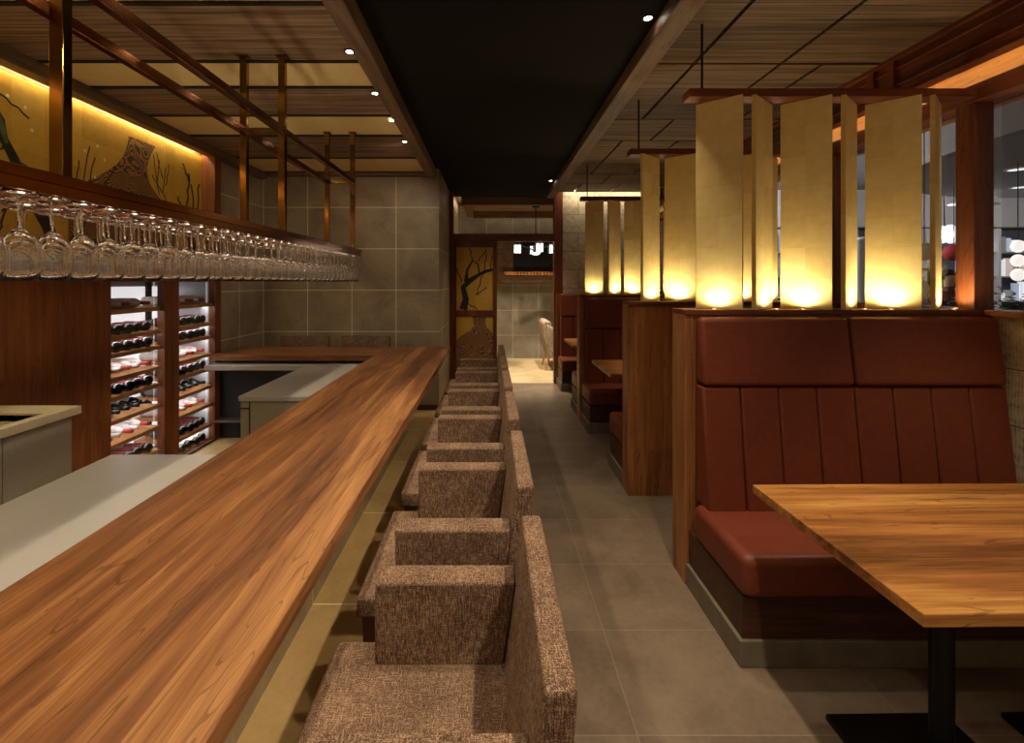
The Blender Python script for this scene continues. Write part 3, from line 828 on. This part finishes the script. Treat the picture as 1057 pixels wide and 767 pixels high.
# ------------------------------------------------------------------ BAR CHAIRS
def make_chair():
    o = thing('bar_chair', 'x', 'chair')
    W = 0.265
    MB().box(-0.40, 0.05, -W, W, 0.495, 0.56).build('seat', M['fabric'], o, 0.010, seg=3)
    b = MB()
    b.hexa([(0.028, -W + .002, 0.50), (0.105, -W + .002, 0.50), (0.105, W - .002, 0.50), (0.028, W - .002, 0.50), (0.082, -W + .002, 0.89), (0.132, -W + .002, 0.89), (0.132, W - .002, 0.89), (0.082, W - .002, 0.89)])
    b.build('backrest', M['fabric'], o, 0.007, seg=3)
    for s in (-1, 1):
        y0, y1 = sorted((s * W, s * (W - 0.078)))
        a = MB()
        a.hexa([(-0.285, y0, 0.555), (0.035, y0, 0.555), (0.035, y1, 0.555), (-0.285, y1, 0.555), (-0.285, y0, 0.76), (0.064, y0, 0.76), (0.064, y1, 0.76), (-0.285, y1, 0.76)])
        a.build('armrest', M['fabric'], o, 0.008, seg=3)
    for x in (-0.36, 0.07):
        for s in (-1, 1):
            y = s * (W - 0.035)
            l = MB(); dx = -0.0 if x < 0 else 0.03
            l.hexa([(x - .015 + dx, y - .015, 0), (x + .015 + dx, y - .015, 0), (x + .015 + dx, y + .015, 0), (x - .015 + dx, y + .015, 0),
                    (x - .025, y - .025, .496), (x + .025, y - .025, .496), (x + .025, y + .025, .496), (x - .025, y + .025, .496)])
            l.build('leg', M['legwood'], o, 0.003)
    MB().box(-0.345, -0.325, -W + .05, W - .05, 0.20, 0.235).build('footrest', M['legwood'], o, 0.003)
    return o
ch = make_chair()
starts = [0.690, 1.385, 2.07, 2.70, 3.343, 3.974]
lab = ['brown tweed bar chair nearest the camera, cut off by the lower frame edge', 'second brown tweed bar chair from the camera along the counter', 'third brown tweed bar chair from the camera along the counter',
       'fourth brown tweed bar chair from the camera along the counter', 'fifth brown tweed bar chair from the camera along the counter', 'farthest brown tweed bar chair along the counter, before the painted screen']
for i, y in enumerate(starts):
    o = ch if i == 0 else copy_tree(ch)
    o.location = (0, y + 0.265, 0)
    tag(o, lab[i], 'chair', 'brown tweed bar chairs')
for i, x in enumerate((-2.09, -1.405)):
    o = copy_tree(ch); o.location = (x, 5.15, 0); o.rotation_euler = (0, 0, PI / 2); o.scale = (1, 1.04, 1)
    tag(o, ('left', 'right')[i] + ' of two bar chairs facing us behind the far counter return', 'chair', 'brown tweed bar chairs')

# ------------------------------------------------------------------ BOOTHS
def partition(y0, y1, label, panel):
    t = thing('booth_partition', label, 'partition', (1.7, (y0 + y1) / 2, 0), 'booth partitions')
    ex = 1.01
    MB().box(0.966, ex, y0, y1, 0, 1.335).build('end_panel', M['oak'], t, 0.003)
    if panel: MB().box(ex + .001, XR - .002, y0 + 0.004, y1, 0, 1.335).build('panel', M['oak'], t, 0.002)
    else: MB().box(ex + .001, XR - .002, y0 + 0.002, y1, 0, 1.335).build('panel', M['oak'], t, 0.002)
    MB().box(0.966, XR - .002, y0 - 0.012, y1, 1.336, 1.362).build('ledge', M['redwood_x'], t, 0.003)
    return t
def bench(yf, yb, d, label, chan=8):
    """seat front at yf, back against yb; d=+1 faces the camera (front is nearer)"""
    t = thing('booth_bench', label, 'bench', (1.75, (yf + yb) / 2, 0), 'oxblood booth benches')
    X0, X1 = 0.985, XR - 0.004
    def B(x0, x1, a, b, z0, z1):
        return MB().box(x0, x1, min(a, b), max(a, b), z0, z1)
    B(0.970, X1, yf, yb, 0, 0.105).build('stone_plinth', M['kerb'], t, 0.004)
    B(X0, X1, yf + d * .012, yb, 0.1055, 0.268).build('wood_base', M['darkwood'], t)
    B(X0 - .006, X1, yf - d * .012, yb - d * 0.06, 0.269, 0.435).build('seat_cushion', M['leather'], t, 0.035, seg=5)
    # backrest: lower channels and two head pads
    xa, xb = 1.014, XR - 0.03
    m = MB(); n = chan; wd = (xb - xa) / n
    f0, f1, f2 = yb - d * 0.150, yb - d * 0.085, yb - d * 0.055
    f15 = f1
    for i in range(n):
        a, b = xa + i * wd + 0.0012, xa + (i + 1) * wd - 0.0012
        ya0, ya1 = sorted((f0, yb)); yt0, yt1 = sorted((f1, yb))
        m.hexa([(a, ya0, 0.425), (b, ya0, 0.425), (b, ya1, 0.425), (a, ya1, 0.425), (a, yt0, 0.998), (b, yt0, 0.998), (b, yt1, 0.998), (a, yt1, 0.998)])
    m.build('backrest', M['leather'], t, 0.012, seg=3)
    for i in range(2):
        a, b = xa + i * (xb - xa) / 2 + 0.0015, xa + (i + 1) * (xb - xa) / 2 - 0.0015
        g0 = yb - d * 0.10; ya0, ya1 = sorted((g0, yb)); yt0, yt1 = sorted((f2, yb))
        MB().hexa([(a, ya0, 1.002), (b, ya0, 1.002), (b, ya1, 1.002), (a, ya1, 1.002), (a, yt0, 1.328), (b, yt0, 1.328), (b, yt1, 1.328), (a, yt1, 1.328)]).build('head_pad', M['leather'], t, 0.024, seg=5)
    return t
def table(y0, y1, label, x1=2.44, rz=0.0):
    t = thing('booth_table', label, 'table', (1.005, y0, 0), 'wooden booth tables')
    MB().box(1.005, x1, y0, y1, 0.697, 0.73).build('tabletop', M['table'], t, 0.003)
    yc = (y0 + y1) / 2 - .03
    for x in (1.36, 1.97):
        MB().lathe([(0.03, 0.02), (0.03, 0.69)], (x, yc, 0), 20).build('column', M['blackmetal'], t, 0, False)
        MB().box(x - .12, x + .12, yc - .1, yc + .1, 0.688, 0.697).build('mounting_plate', M['blackmetal'], t)
        MB().box(x - .205, x + .205, yc - .20, yc + .20, 0.0, 0.02).build('base_plate', M['blackmetal'], t, 0.003)
    t.rotation_euler = (0, 0, rz)
    return t
partition(2.308, 2.465, 'front booth partition with gold fins, behind the nearest red bench', False)
partition(3.258, 3.40, 'second booth partition with plain wood panel facing the camera', True)
partition(5.04, 5.18, 'third booth partition from the camera with gold fins on its ledge', False)
t = thing('booth_partition', 'low wood back panel of the last booth against the stone wall', 'partition', (1.7, 6.8, 0), 'booth partitions')
MB().box(0.966, XR - .002, 6.80, 6.853, 0, 1.33).build('panel', M['panelwood'], t, 0.002)
bench(1.805, 2.3065, 1, 'nearest oxblood leather bench with channelled back, beside the front table')
bench(3.83, 3.402, -1, 'oxblood bench facing away, just behind the second wood partition')
bench(4.59, 5.0385, 1, 'oxblood leather bench facing us in the middle booth')
bench(5.60, 5.182, -1, 'oxblood bench facing away, behind the third partition')
bench(6.36, 6.798, 1, 'farthest oxblood leather bench, against the stone block wall')
table(1.078, 1.768, 'large wooden booth table at the right front', rz=0.012)
table(3.89, 4.60, 'wooden booth table in the middle booth behind the wood partition')
table(5.66, 6.34, 'farthest wooden booth table, near the stone wall')

# fins hanging between rail and ledge
def make_fin(L=0.217, h=1.05):
    m = MB().box(-L / 2, L / 2, -0.010, 0.010, 0, h)
    return m.build('gold_fin', M['fin'], None, 0.001)
finp = None
def fins(yc, startB, x0, pitch, n, zr, name, rodx):
    global finp
    rl = thing('hanging_rail', 'dark red-brown wood rail holding the fins above the %s partition' % name, 'rail', (1.7, yc, zr))
    MB().box(0.99, 2.42, yc - 0.045, yc + 0.045, zr, zr + 0.042).build('rail', M['redwood_x'], rl, 0.003)
    for x in rodx: MB().lathe([(0.006, zr + .042), (0.006, 2.79)], (x, yc - 0.02, 0), 10).build('rod', M['blackmetal'], rl)
    for i in range(n):
        isB = (i % 2 == 1) ^ startB
        x = x0 + pitch * i
        ang = math.radians(40 if not isB else -40)
        # A: left edge far, right edge near
        if finp is None: finp = make_fin(h=zr - 1.3635); o = finp
        else: o = finp.copy(); COL.objects.link(o)
        o.scale = (1, 1, (zr - 1.3635) / (finp['h'] if 'h' in finp else zr - 1.3635))
        if 'h' not in finp: finp['h'] = zr - 1.3635
        o.location = (x, yc, 1.3628)
        o.rotation_euler = (0, 0, -ang if not isB else -ang)
        tag(o, '%s gold fin from the left on the %s partition' % (ORD[i], name), 'fin', 'gold fins on the %s partition' % name)
        # uplight recessed in the ledge in front of the fin
        ux = x + (-0.045 if not isB else 0.045); uy = yc - 0.044
        u = thing('uplight', 'small round uplight in the ledge below the %s gold fin of the %s partition' % (ORD[i], name), 'uplight', (ux, uy, 1.362), 'ledge uplights')
        MB().lathe([(0.011, 1.3621), (0.011, 1.3645), (0.008, 1.3655), (1e-6, 1.3656)], (ux, uy, 0), 14).build('lens', M['lens_dim'], u)
        MB().lathe([(0.012, 1.3621), (0.016, 1.3621), (0.016, 1.3640), (0.012, 1.3660)], (ux, uy, 0), 16, 'Z', True).build('bezel', M['brass'], u)
        spot('uplight_beam', (ux, uy, 1.374), P_UP, GOLDL, math.radians(172), 0.8, (x, yc + .015, 2.2), 0.012, u)
fins(2.352, False, 1.157, 0.2195, 6, 2.42, 'front', (1.062,))
u = thing('uplight', 'small round uplight in the ledge at the foot of the window post', 'uplight', (2.375, 2.372, 1.362), 'ledge uplights')
MB().lathe([(0.011, 1.3621), (0.011, 1.3645), (0.008, 1.3655), (1e-6, 1.3656)], (2.375, 2.372, 0), 14).build('lens', M['lens_dim'], u)
MB().lathe([(0.012, 1.3621), (0.016, 1.3621), (0.016, 1.3640), (0.012, 1.3660)], (2.375, 2.372, 0), 16, 'Z', True).build('bezel', M['brass'], u)
spot('uplight_beam', (2.375, 2.372, 1.374), 2.0, GOLDL, math.radians(150), 0.9, (2.41, 2.372, 2.2), 0.012, u)
fins(3.325, True, 1.144, 0.2150, 6, 2.40, 'second', (1.056, 2.2))
fins(5.11, False, 1.145, 0.2170, 6, 2.39, 'third', (1.062, 2.2))

# ------------------------------------------------------------------ PAINTED SCREEN, LANTERNS, NICHE, ARMCHAIR
t = thing('painted_screen', 'tall red-brown framed screen with two gold painted panels by the doorway', 'screen', (-0.22, YP, 0))
f = MB()
y0, y1 = YP - .02, YP + .02
f.box(-0.543, -0.50, y0, y1, 0, 2.098); f.box(0.045, 0.10, y0, y1, 0, 2.098)
f.box(-0.50, 0.045, y0, y1, 2.01, 2.098); f.box(-0.50, 0.045, y0, y1, 0.99, 1.08); f.box(-0.50, 0.045, y0, y1, 0, 0.14)
f.build('frame', M['redwood'], t, 0.003)
for (z0, z1, kind) in ((1.08, 2.01, 0), (0.14, 0.99, 1)):
    p = MB().box(-0.50, 0.045, YP - .006, YP + .006, z0, z1).build('painted_panel', M['screen'], t)
    m = MB(); yy = YP - .0075
    def rb(pts, wd): 
        k = MB(); ribbon(k, [(a, b) for a, b in pts], wd, 0)
        m.add([(v[1], yy, v[2]) for v in k.v], k.f)
    if kind == 0:
        rb([(-.40, 1.09), (-.36, 1.25), (-.40, 1.42), (-.30, 1.52), (-.18, 1.60), (-.06, 1.66), (.04, 1.68)], [.06, .045, .04, .04, .025, .025, .02])
        rb([(-.36, 1.50), (-.34, 1.68), (-.26, 1.82), (-.18, 1.76), (-.16, 1.62)], [.03, .018, .014, .012, .01])
        for (a, b) in (((-.42, 1.5), (-.49, 1.7)), ((-.26, 1.82), (-.30, 2.0)), ((-.1, 1.64), (-.04, 1.92)), ((-.12, 1.6), (-.2, 1.3)), ((0, 1.66), (.03, 1.9)), ((-.36, 1.2), (-.2, 1.1)), ((-.2, 1.3), (-.05, 1.42)), ((-.18, 1.8), (-.05, 1.98))):
            rb(wig(a, b, 7, .012), .007)
        m.build('branches', M['ink'], p)
    else:
        Z = [.99, .92, .84, .78, .72, .64, .50, .3, .14]
        L = [-.26, -.25, -.24, -.30, -.40, -.5, -.5, -.5, -.5]; R = [-.06, -.07, -.06, .0, .04, .045, .045, .045, .045]
        n = len(Z)
        m.add([(x, yy, z) for x, z in zip(L, Z)] + [(x, yy, z) for x, z in zip(R, Z)], [(i, i + 1, n + i + 1, n + i) for i in range(n - 1)])
        m.build('marbled_band', M['marbled'], p)

t = thing('lantern_chandelier', 'black chandelier with small glowing white lantern boxes in the far room', 'chandelier', (0.783, 8.0, 2.80))
MB().lathe([(0.06, 2.775), (0.065, 2.80)], (0.783, 8.0, 0), 20).build('canopy', M['blackmetal'], t)
MB().tube([(0.783, 8.0, 2.775), (0.783, 8.0, 2.02)], 0.008).build('stem', M['blackmetal'], t)
MB().lathe([(0.02, 2.0), (0.05, 2.03), (0.02, 2.07)], (0.783, 8.0, 0), 16).build('hub', M['blackmetal'], t)
for k, (dx, dy) in enumerate(((-0.316, 0.02), (0.03, -0.30), (0.29, 0.02), (-0.02, 0.3))):
    cx, cy = 0.783 + dx, 8.0 + dy
    a = MB().tube([(0.783, 8.0, 2.04), (0.783 + dx * .5, 8.0 + dy * .5, 2.09), (cx, cy, 2.165)], 0.012).build('arm', M['blackmetal'], t)
    b = MB().box(cx - .06, cx + .06, cy - .06, cy + .06, 2.0, 2.135).build('lantern_box', M['lantern'], t)
    m = MB()
    for sx in (-1, 1):
        for sy in (-1, 1): m.box(cx + sx * .064 - .008, cx + sx * .064 + .008, cy + sy * .064 - .008, cy + sy * .064 + .008, 1.995, 2.14)
    m.box(cx - .072, cx + .072, cy - .072, cy + .072, 2.136, 2.16); m.box(cx - .007, cx + .007, cy - .066, cy - .061, 2.0, 2.135)
    m.build('lantern_frame', M['blackmetal'], b)
MB().lathe([(1e-6, 1.955), (0.05, 1.965), (0.085, 2.0), (1e-6, 2.001)], (0.783, 8.0, 0), 20).build('glow_bowl', M['lantern'], t, 0, True)

t = thing('wall_niche', 'rounded wooden wall niche with dark rods and a glowing shelf in the far room', 'niche', (0.9, 9.1, 1.5))
def rrect(x0, x1, z0, z1, r, n=6):
    out = []
    for (cx, cz, a0) in ((x1 - r, z1 - r, 0), (x0 + r, z1 - r, 90), (x0 + r, z0 + r, 180), (x1 - r, z0 + r, 270)):
        for i in range(n + 1):
            a = math.radians(a0 + 90 * i / n); out.append((cx + r * math.cos(a), cz + r * math.sin(a)))
    return out
m = MB(); o_ = rrect(0.14, 2.3, 1.49, 2.36, .14); i_ = rrect(0.24, 2.2, 1.60, 2.28, .05)
n = len(o_); Y0, Y1 = 8.88, 9.118
vs = []
for (pl, y) in ((o_, Y0), (i_, Y0), (o_, Y1), (i_, Y1)): vs += [(a, y, b) for a, b in pl]
fs = []
for i in range(n):
    k = (i + 1) % n
    fs += [(i, k, n + k, n + i), (2 * n + i, 3 * n + i, 3 * n + k, 2 * n + k), (i, 2 * n + i, 2 * n + k, k), (n + i, n + k, 3 * n + k, 3 * n + i)]
m.add(vs, fs); m.build('frame', M['beam_x'], t)
MB().box(0.45, 2.19, 9.08, 9.10, 1.605, 2.27).build('back_panel', M['black'], t)
MB().box(0.245, 0.45, 9.06, 9.10, 1.605, 2.27).build('side_back', M['beam'], t)
MB().box(0.26, 2.18, 9.0, 9.06, 1.606, 1.70).build('shelf', M['lining'], t)
MB().box(0.28, 2.16, 8.925, 8.935, 1.602, 1.608).build('lamp', M['led_niche'], t)
MB().box(0.24, 2.2, 8.885, 8.90, 1.60, 1.63).build('lip', M['beam_x'], t)
for k in range(26):
    x = 0.52 + k * 0.064
    MB().box(x - .006, x + .006, 8.90, 8.912, 1.61, 2.27).build('rod', M['blackmetal'], t)

t = thing('armchair', 'beige winged armchair with wooden legs seen side-on in the far room', 'armchair', (1.15, 8.15, 0))
MB().box(0.98, 1.50, 7.85, 8.45, 0.24, 0.42).build('seat', M['fabric_pale'], t, 0.04, seg=4)
b = MB()
b.prism([(0.98, 0.26), (1.12, 0.26), (1.06, 0.60), (1.02, 0.83), (0.93, 0.85), (0.885, 0.80), (0.90, 0.55)], 'Y', 7.83, 8.47)
b.build('backrest', M['fabric_pale'], t, 0.03, seg=4)
for s in (7.80, 8.42):
    a = MB(); a.prism([(0.97, 0.25), (1.48, 0.25), (1.48, 0.52), (1.20, 0.56), (1.08, 0.72), (0.95, 0.78)], 'Y', s, s + .09)
    a.build('wing', M['fabric_pale'], t, 0.025, seg=4)
for (x, y) in ((1.0, 7.88), (1.44, 7.88), (1.0, 8.42), (1.44, 8.42)):
    dx = -0.06 if x < 1.2 else 0.04
    MB().tube([(x, y, 0.25), (x + dx, y, 0.0)], [0.024, 0.014]).build('leg', M['shelfwood'], t)

# ------------------------------------------------------------------ DOWNLIGHTS
def downlight(x, y, z, power, label, size=1.3, group='ceiling downlights', target=None, color=SOFT, blend=0.7):
    t = thing('downlight', label, 'downlight', (x, y, z), group)
    MB().lathe([(1e-6, z - .003), (0.020, z - .003), (0.020, z - .0005), (1e-6, z - .0005)], (x, y, 0), 18).build('lens', M['lens'], t)
    MB().lathe([(0.022, z - .006), (0.032, z - .004), (0.033, z - .0002), (0.022, z - .0002)], (x, y, 0), 20, 'Z', True).build('bezel', M['blackmetal'], t)
    spot('downlight_beam', (x, y, z - .02), power, color, size, blend, target or (x, y, 0), 0.03, t)
for i, y in enumerate((2.561, 3.126, 3.65, 4.204)):
    downlight(-0.773, y, 2.77, P_COUNTER if i < 3 else 30, target=(None if i < 3 else (-1.7, 5.3, .9)), label= '%s bright downlight from the camera beside the left ceiling beam' % ORD[i], size=2.3, blend=1.0)
for i, y in enumerate((0.30, 0.87, 1.43, 2.0)):
    downlight(-0.773, y, 2.77, P_COUNTER, 'downlight beside the left ceiling beam, above the near counter', 2.3, blend=1.0)
for i, (y, l) in enumerate(((2.34, 'larger starry downlight on the dark ceiling band near the right beam'), (6.1, 'small far downlight on the dark ceiling band near the right beam'))):
    downlight(0.794, y, 2.83, P_AISLE, l, 1.5, target=(0.15, y + .1, 0), blend=1.0)
for (x, y) in ((0.79, -0.4), (0.79, 0.5), (0.79, 1.35)):
    downlight(x, y, 2.83, P_AISLE, 'added unseen downlight in the dark ceiling band over the near aisle', 1.9, target=(-0.2, y, 0))  # added lamps out of view, brighten the chairs and floor by the counter
for (x, y, l) in ((2.02, 1.52, 'downlight in the right ceiling over the front table'), (1.95, 4.30, 'downlight in the right ceiling over the middle table'), (1.98, 5.95, 'downlight in the right ceiling over the last table')):
    downlight(x, y, 2.79, P_TABLE, l, 1.0)
for (x, y, o_) in ((-1.95, 0.2, 'rear'), (-1.95, 1.1, 'middle'), (-1.95, 2.0, 'front')):
    downlight(x, y, 2.77, 11, o_ + ' added unseen downlight in the left ceiling over the bar work area', 1.7)  # extra lamps added out of view as fill for the bar side
for (x, l) in ((0.30, 'left downlight in the far room ceiling behind its front beam'), (1.0, 'right downlight in the far room ceiling behind its front beam')):
    downlight(x, 7.42, 2.80, 300, l, 1.6, target=(x, 7.75, 0))

# ------------------------------------------------------------------ MALL BEYOND THE WINDOW
struct('floor_mall', MB().box(2.62, 16, -2, 14, -0.1, 0.0), M['mall_floor'])
struct('ceiling_mall', MB().box(2.62, 16, -2, 14, 3.6, 3.7), M['mall_ceiling'])
struct('wall_mall_back', MB().box(2.62, 16, 13.9, 14, 0, 3.6), M['mall_wall'])
struct('wall_mall_side', MB().box(15.9, 16, -2, 13.9, 0, 3.6), M['mall_wall'])
m = MB(); n = 40
vs = []
for r, z in ((2.6, 3.05), (4.0, 3.05), (4.0, 3.6), (2.6, 3.6)):
    for i in range(n):
        a = 2 * PI * i / n; vs.append((9.4 + r * math.cos(a), 4.6 + r * math.sin(a), z))
fs = []
for q in range(4):
    q2 = (q + 1) % 4
    for i in range(n): fs.append((q * n + i, q * n + (i + 1) % n, q2 * n + (i + 1) % n, q2 * n + i))
m.add(vs, fs); struct('ceiling_mall_ring', m, M['mall_bulk'])
struct('trim_mall_bulkhead', MB().box(2.7, 15.9, 10.6, 10.9, 2.75, 3.6), M['mall_bulk'])
# shop front with lit shelves
t = thing('shop_front', 'blurred lit shop front with shelves beyond the window', 'shop front', (9.5, 10, 0))
MB().box(3.2, 15.5, 10.9, 11.1, 0, 2.75).build('back_wall', M['mall_wall'], t)
for x in (3.4, 5.0, 6.6, 8.2, 9.8, 11.4, 13.0): MB().box(x - .03, x + .03, 10.4, 10.9, 0, 2.7).build('upright', M['mall_bulk'], t)
for z in (0.5, 1.05, 1.6, 2.15): MB().box(3.4, 13.0, 10.45, 10.9, z, z + .03).build('shelf', M['mall_bulk'], t)
for x in [10.6 + .16 * k for k in range(14)] + [5.2 + .3 * k for k in range(12)]:
    for z in (1.08, 1.63, 2.18):
        h = random.uniform(.16, .46); wd = random.uniform(.04, .085)
        MB().box(x - wd, x + wd, 10.5, 10.56, z, z + h).build('display_box', [M['shop_lit'], M['shop_warm'], M['mall_white'], M['shop_lit'], M['mall_bulk'], M['shop_blue']][random.randrange(6)], t)
def mall_panel(x, y, z, wx, wy, label):
    t = thing('ceiling_light', label, 'ceiling light', (x, y, z))
    MB().box(x - wx, x + wx, y - wy, y + wy, z - .03, z - .001).build('diffuser', M['mall_glow'], t)
    MB().box(x - wx - .03, x + wx + .03, y - wy - .03, y - wy - .001, z - .04, z - .001).build('edge', M['mall_white'], t)
mall_panel(8.9, 8.6, 2.95, .35, .1, 'blurred white ceiling light in the mall left of the window post')
MB_ = None
for (x, y, l) in ((7.2, 6.35, 'round downlight in the pale mall ceiling ring at the right edge'), (8.6, 7.55, 'far round downlight in the pale mall ceiling ring')):
    t = thing('downlight', l, 'downlight', (x, y, 3.05))
    MB().lathe([(1e-6, 3.035), (0.10, 3.035), (0.10, 3.049), (1e-6, 3.049)], (x, y, 0), 18).build('lens', M['lantern'], t)
    MB().lathe([(0.10, 3.03), (0.13, 3.03), (0.13, 3.049), (0.10, 3.049)], (x, y, 0), 18, 'Z', True).build('bezel', M['mall_white'], t)
t = thing('lantern_string', 'three round white lanterns strung vertically beyond the right window', 'lantern', (6.81, 6.0, 2.2))
MB().tube([(6.81, 6.0, 3.05), (6.81, 6.0, 1.5)], .006, 6).build('cord', M['black'], t)
for z in (1.96, 1.775, 1.59): MB().ball((6.81, 6.0, z), .07, 16, 10, (1, 1, 1.15)).build('lantern', M['lantern_warm'], t, 0, True)
t = thing('paper_lantern', 'round red paper lantern hanging beyond the window post', 'lantern', (7.48, 7.5, 1.97))
MB().ball((7.48, 7.5, 1.97), .14, 18, 12, (1, 1, .95)).build('shade', M['redlantern'], t, 0, True)
MB().tube([(7.48, 7.5, 2.1), (7.48, 7.5, 3.6)], .006, 6).build('cord', M['black'], t)
t = thing('paper_lantern', 'oval cream paper lantern seen between the last gold fins', 'lantern', (5.6, 6.0, 1.9))
MB().ball((5.6, 6.0, 1.89), .085, 18, 12, (1, 1, 1.4)).build('shade', M['cream'], t, 0, True)
MB().tube([(5.6, 6.0, 2.0), (5.6, 6.0, 3.6)], .006, 6).build('cord', M['black'], t)
t = thing('display_stand', 'white tiered display stand under the cream lantern beyond the window', 'stand', (5.6, 6.1, 0))
MB().box(5.42, 5.80, 6.0, 6.3, 0, 1.2).build('pedestal', M['mall_white'], t)
MB().lathe([(0.16, 1.2), (0.12, 1.3), (0.16, 1.42), (0.13, 1.5), (0.05, 1.55)], (5.6, 6.15, 0), 18).build('vase', M['mall_white'], t, 0, True)
MB().box(5.40, 5.82, 5.98, 6.32, 1.64, 1.68).build('canopy', M['cream'], t)
for x in (5.42, 5.78): MB().box(x, x + .02, 6.13, 6.15, 1.2, 1.64).build('rod', M['blackmetal'], t)
t = thing('light_sign', 'bright white cloud-shaped light sign beyond the window', 'sign', (8.33, 8.5, 2.37))
m = MB()
for (dx, dz, r) in ((-.09, .06, .1), (.08, .08, .1), (-.08, -.08, .09), (.09, -.07, .1), (0, 0, .13)): m.lathe([(1e-6, -.02), (r, -.02), (r, .02), (1e-6, .02)], (8.33 + dx, 8.5, 2.37 + dz), 16, 'Y')
m.build('face', M['mall_glow'], t)
MB().tube([(8.33, 8.53, 2.5), (8.33, 8.53, 3.6)], .01, 6).build('hanger', M['blackmetal'], t)
t = thing('column', 'tapered white column in the mall seen between two gold fins', 'column', (6.38, 8.0, 0))
MB().lathe([(0.13, 0), (0.11, 1.2), (0.085, 2.15), (0.12, 2.2), (0.12, 2.26)], (6.38, 8.0, 0), 20).build('shaft', M['mall_white'], t, 0, True)
MB().lathe([(0.18, 0), (0.18, .08), (0.14, .1)], (6.38, 8.0, 0), 20).build('base', M['mall_white'], t)
t = thing('planter', 'long planter with green bushes beyond the right window', 'planter', (7.0, 6.4, 0))
MB().box(6.3, 8.0, 6.25, 6.6, 0, 1.05).build('trough', M['mall_wall'], t, 0.01)
m = MB()
for k in range(420):
    x = random.uniform(6.32, 7.95); y = random.uniform(6.25, 6.6); z = 1.06 + abs(random.gauss(0, .14)); a = random.uniform(0, 6.28); r = random.uniform(.03, .06)
    m.add([(x, y, z), (x + r * math.cos(a), y + r * math.sin(a), z + r * .5), (x + 2 * r * math.cos(a), y + 2 * r * math.sin(a), z + r * random.uniform(-.2, 1)), (x + r * math.cos(a + .6), y + r * math.sin(a + .6), z + r * .2)], [(0, 1, 2, 3)])
tag(m.build('leaves', M['leaf'], t), None, None, None, 'stuff')
# a shopper far behind the glass
def person(x, y):
    o = thing('person', 'person in a dark red top standing in the mall beyond the glass', 'person', (x, y, 0))
    J = {'pel': (0, 0, .92, .125, .095), 'che': (0, 0, 1.2, .145, .10), 'nk': (0, 0, 1.42, .055, .055), 'ch2': (0, -.01, 1.49, .06, .065), 'hd': (0, -.012, 1.57, .078, .095), 'tp': (0, 0, 1.655, .06, .07)}
    E = [('pel', 'che'), ('che', 'nk'), ('nk', 'ch2'), ('ch2', 'hd'), ('hd', 'tp')]
    for s, k in ((-1, 'l'), (1, 'r')):
        J['sh' + k] = (s * .18, 0, 1.36, .055, .055); J['el' + k] = (s * .23, .03, 1.10, .042, .042); J['wr' + k] = (s * .22, -.05, .87, .03, .03); J['ha' + k] = (s * .215, -.06, .78, .03, .022)
        J['hp' + k] = (s * .095, 0, .86, .085, .085); J['kn' + k] = (s * .10, -.01, .48, .058, .06); J['an' + k] = (s * .10, .02, .09, .04, .042); J['to' + k] = (s * .11, -.12, .035, .035, .028)
        E += [('che', 'sh' + k), ('sh' + k, 'el' + k), ('el' + k, 'wr' + k), ('wr' + k, 'ha' + k), ('pel', 'hp' + k), ('hp' + k, 'kn' + k), ('kn' + k, 'an' + k), ('an' + k, 'to' + k)]
    ks = list(J); me = bpy.data.meshes.new('body')
    me.from_pydata([J[k][:3] for k in ks], [(ks.index(a), ks.index(b)) for a, b in E], [])
    b = bpy.data.objects.new('body', me); COL.objects.link(b); b.parent = o
    sk = b.modifiers.new('skin', 'SKIN'); b.modifiers.new('sub', 'SUBSURF').levels = 2
    b.modifiers['sub'].render_levels = 2
    for i, k in enumerate(ks):
        me.skin_vertices[0].data[i].radius = J[k][3:5]; me.skin_vertices[0].data[i].use_root = (k == 'pel')
    k = N('person_clothes')
    sp = k.n('ShaderNodeSeparateXYZ'); k.l(k.n('ShaderNodeTexCoord').outputs['Object'], sp.inputs[0])
    z = sp.outputs[2]
    up = k.math('GREATER_THAN', z, 0.90); hd = k.math('GREATER_THAN', z, 1.43)
    c1 = k.mix(up, rgb(40, 40, 48), rgb(116, 40, 48)); k.base(k.mix(hd, c1, rgb(206, 164, 136))); k.set(.8)
    me.materials.append(k.m)
    h = MB().ball((x, y + .012, 1.60), .098, 16, 10, (.88, 1.0, 1.0)).build('hair', M['black'], o, 0, True)
    for q in h.data.vertices:
        if q.co.y < -.02 and q.co.z < 1.60: q.co.y = 0.0
    return o
person(6.9, 7.0)
# mall lighting: globe lamps added to brighten the mall
for (x, y, p) in ((6.5, 4.0, 360), (9.0, 8.5, 420), (12.5, 7.0, 420), (5.0, 9.0, 260)):
    t = thing('mall_fill_lamp', 'added white globe lamp high under the mall ceiling outside', 'ceiling light', (x, y, 3.45), 'added mall globe lamps')
    l = bpy.data.lights.new('globe_light', 'POINT'); l.energy = p; l.color = (.96, .97, 1.0); l.shadow_soft_size = .2
    lo = bpy.data.objects.new('globe_light', l); COL.objects.link(lo); lo.parent = t; lo.location = (0, 0, -.25)
    MB().ball((x, y, 3.5), .09).build('globe', M['lantern_warm'], t, 0, True)
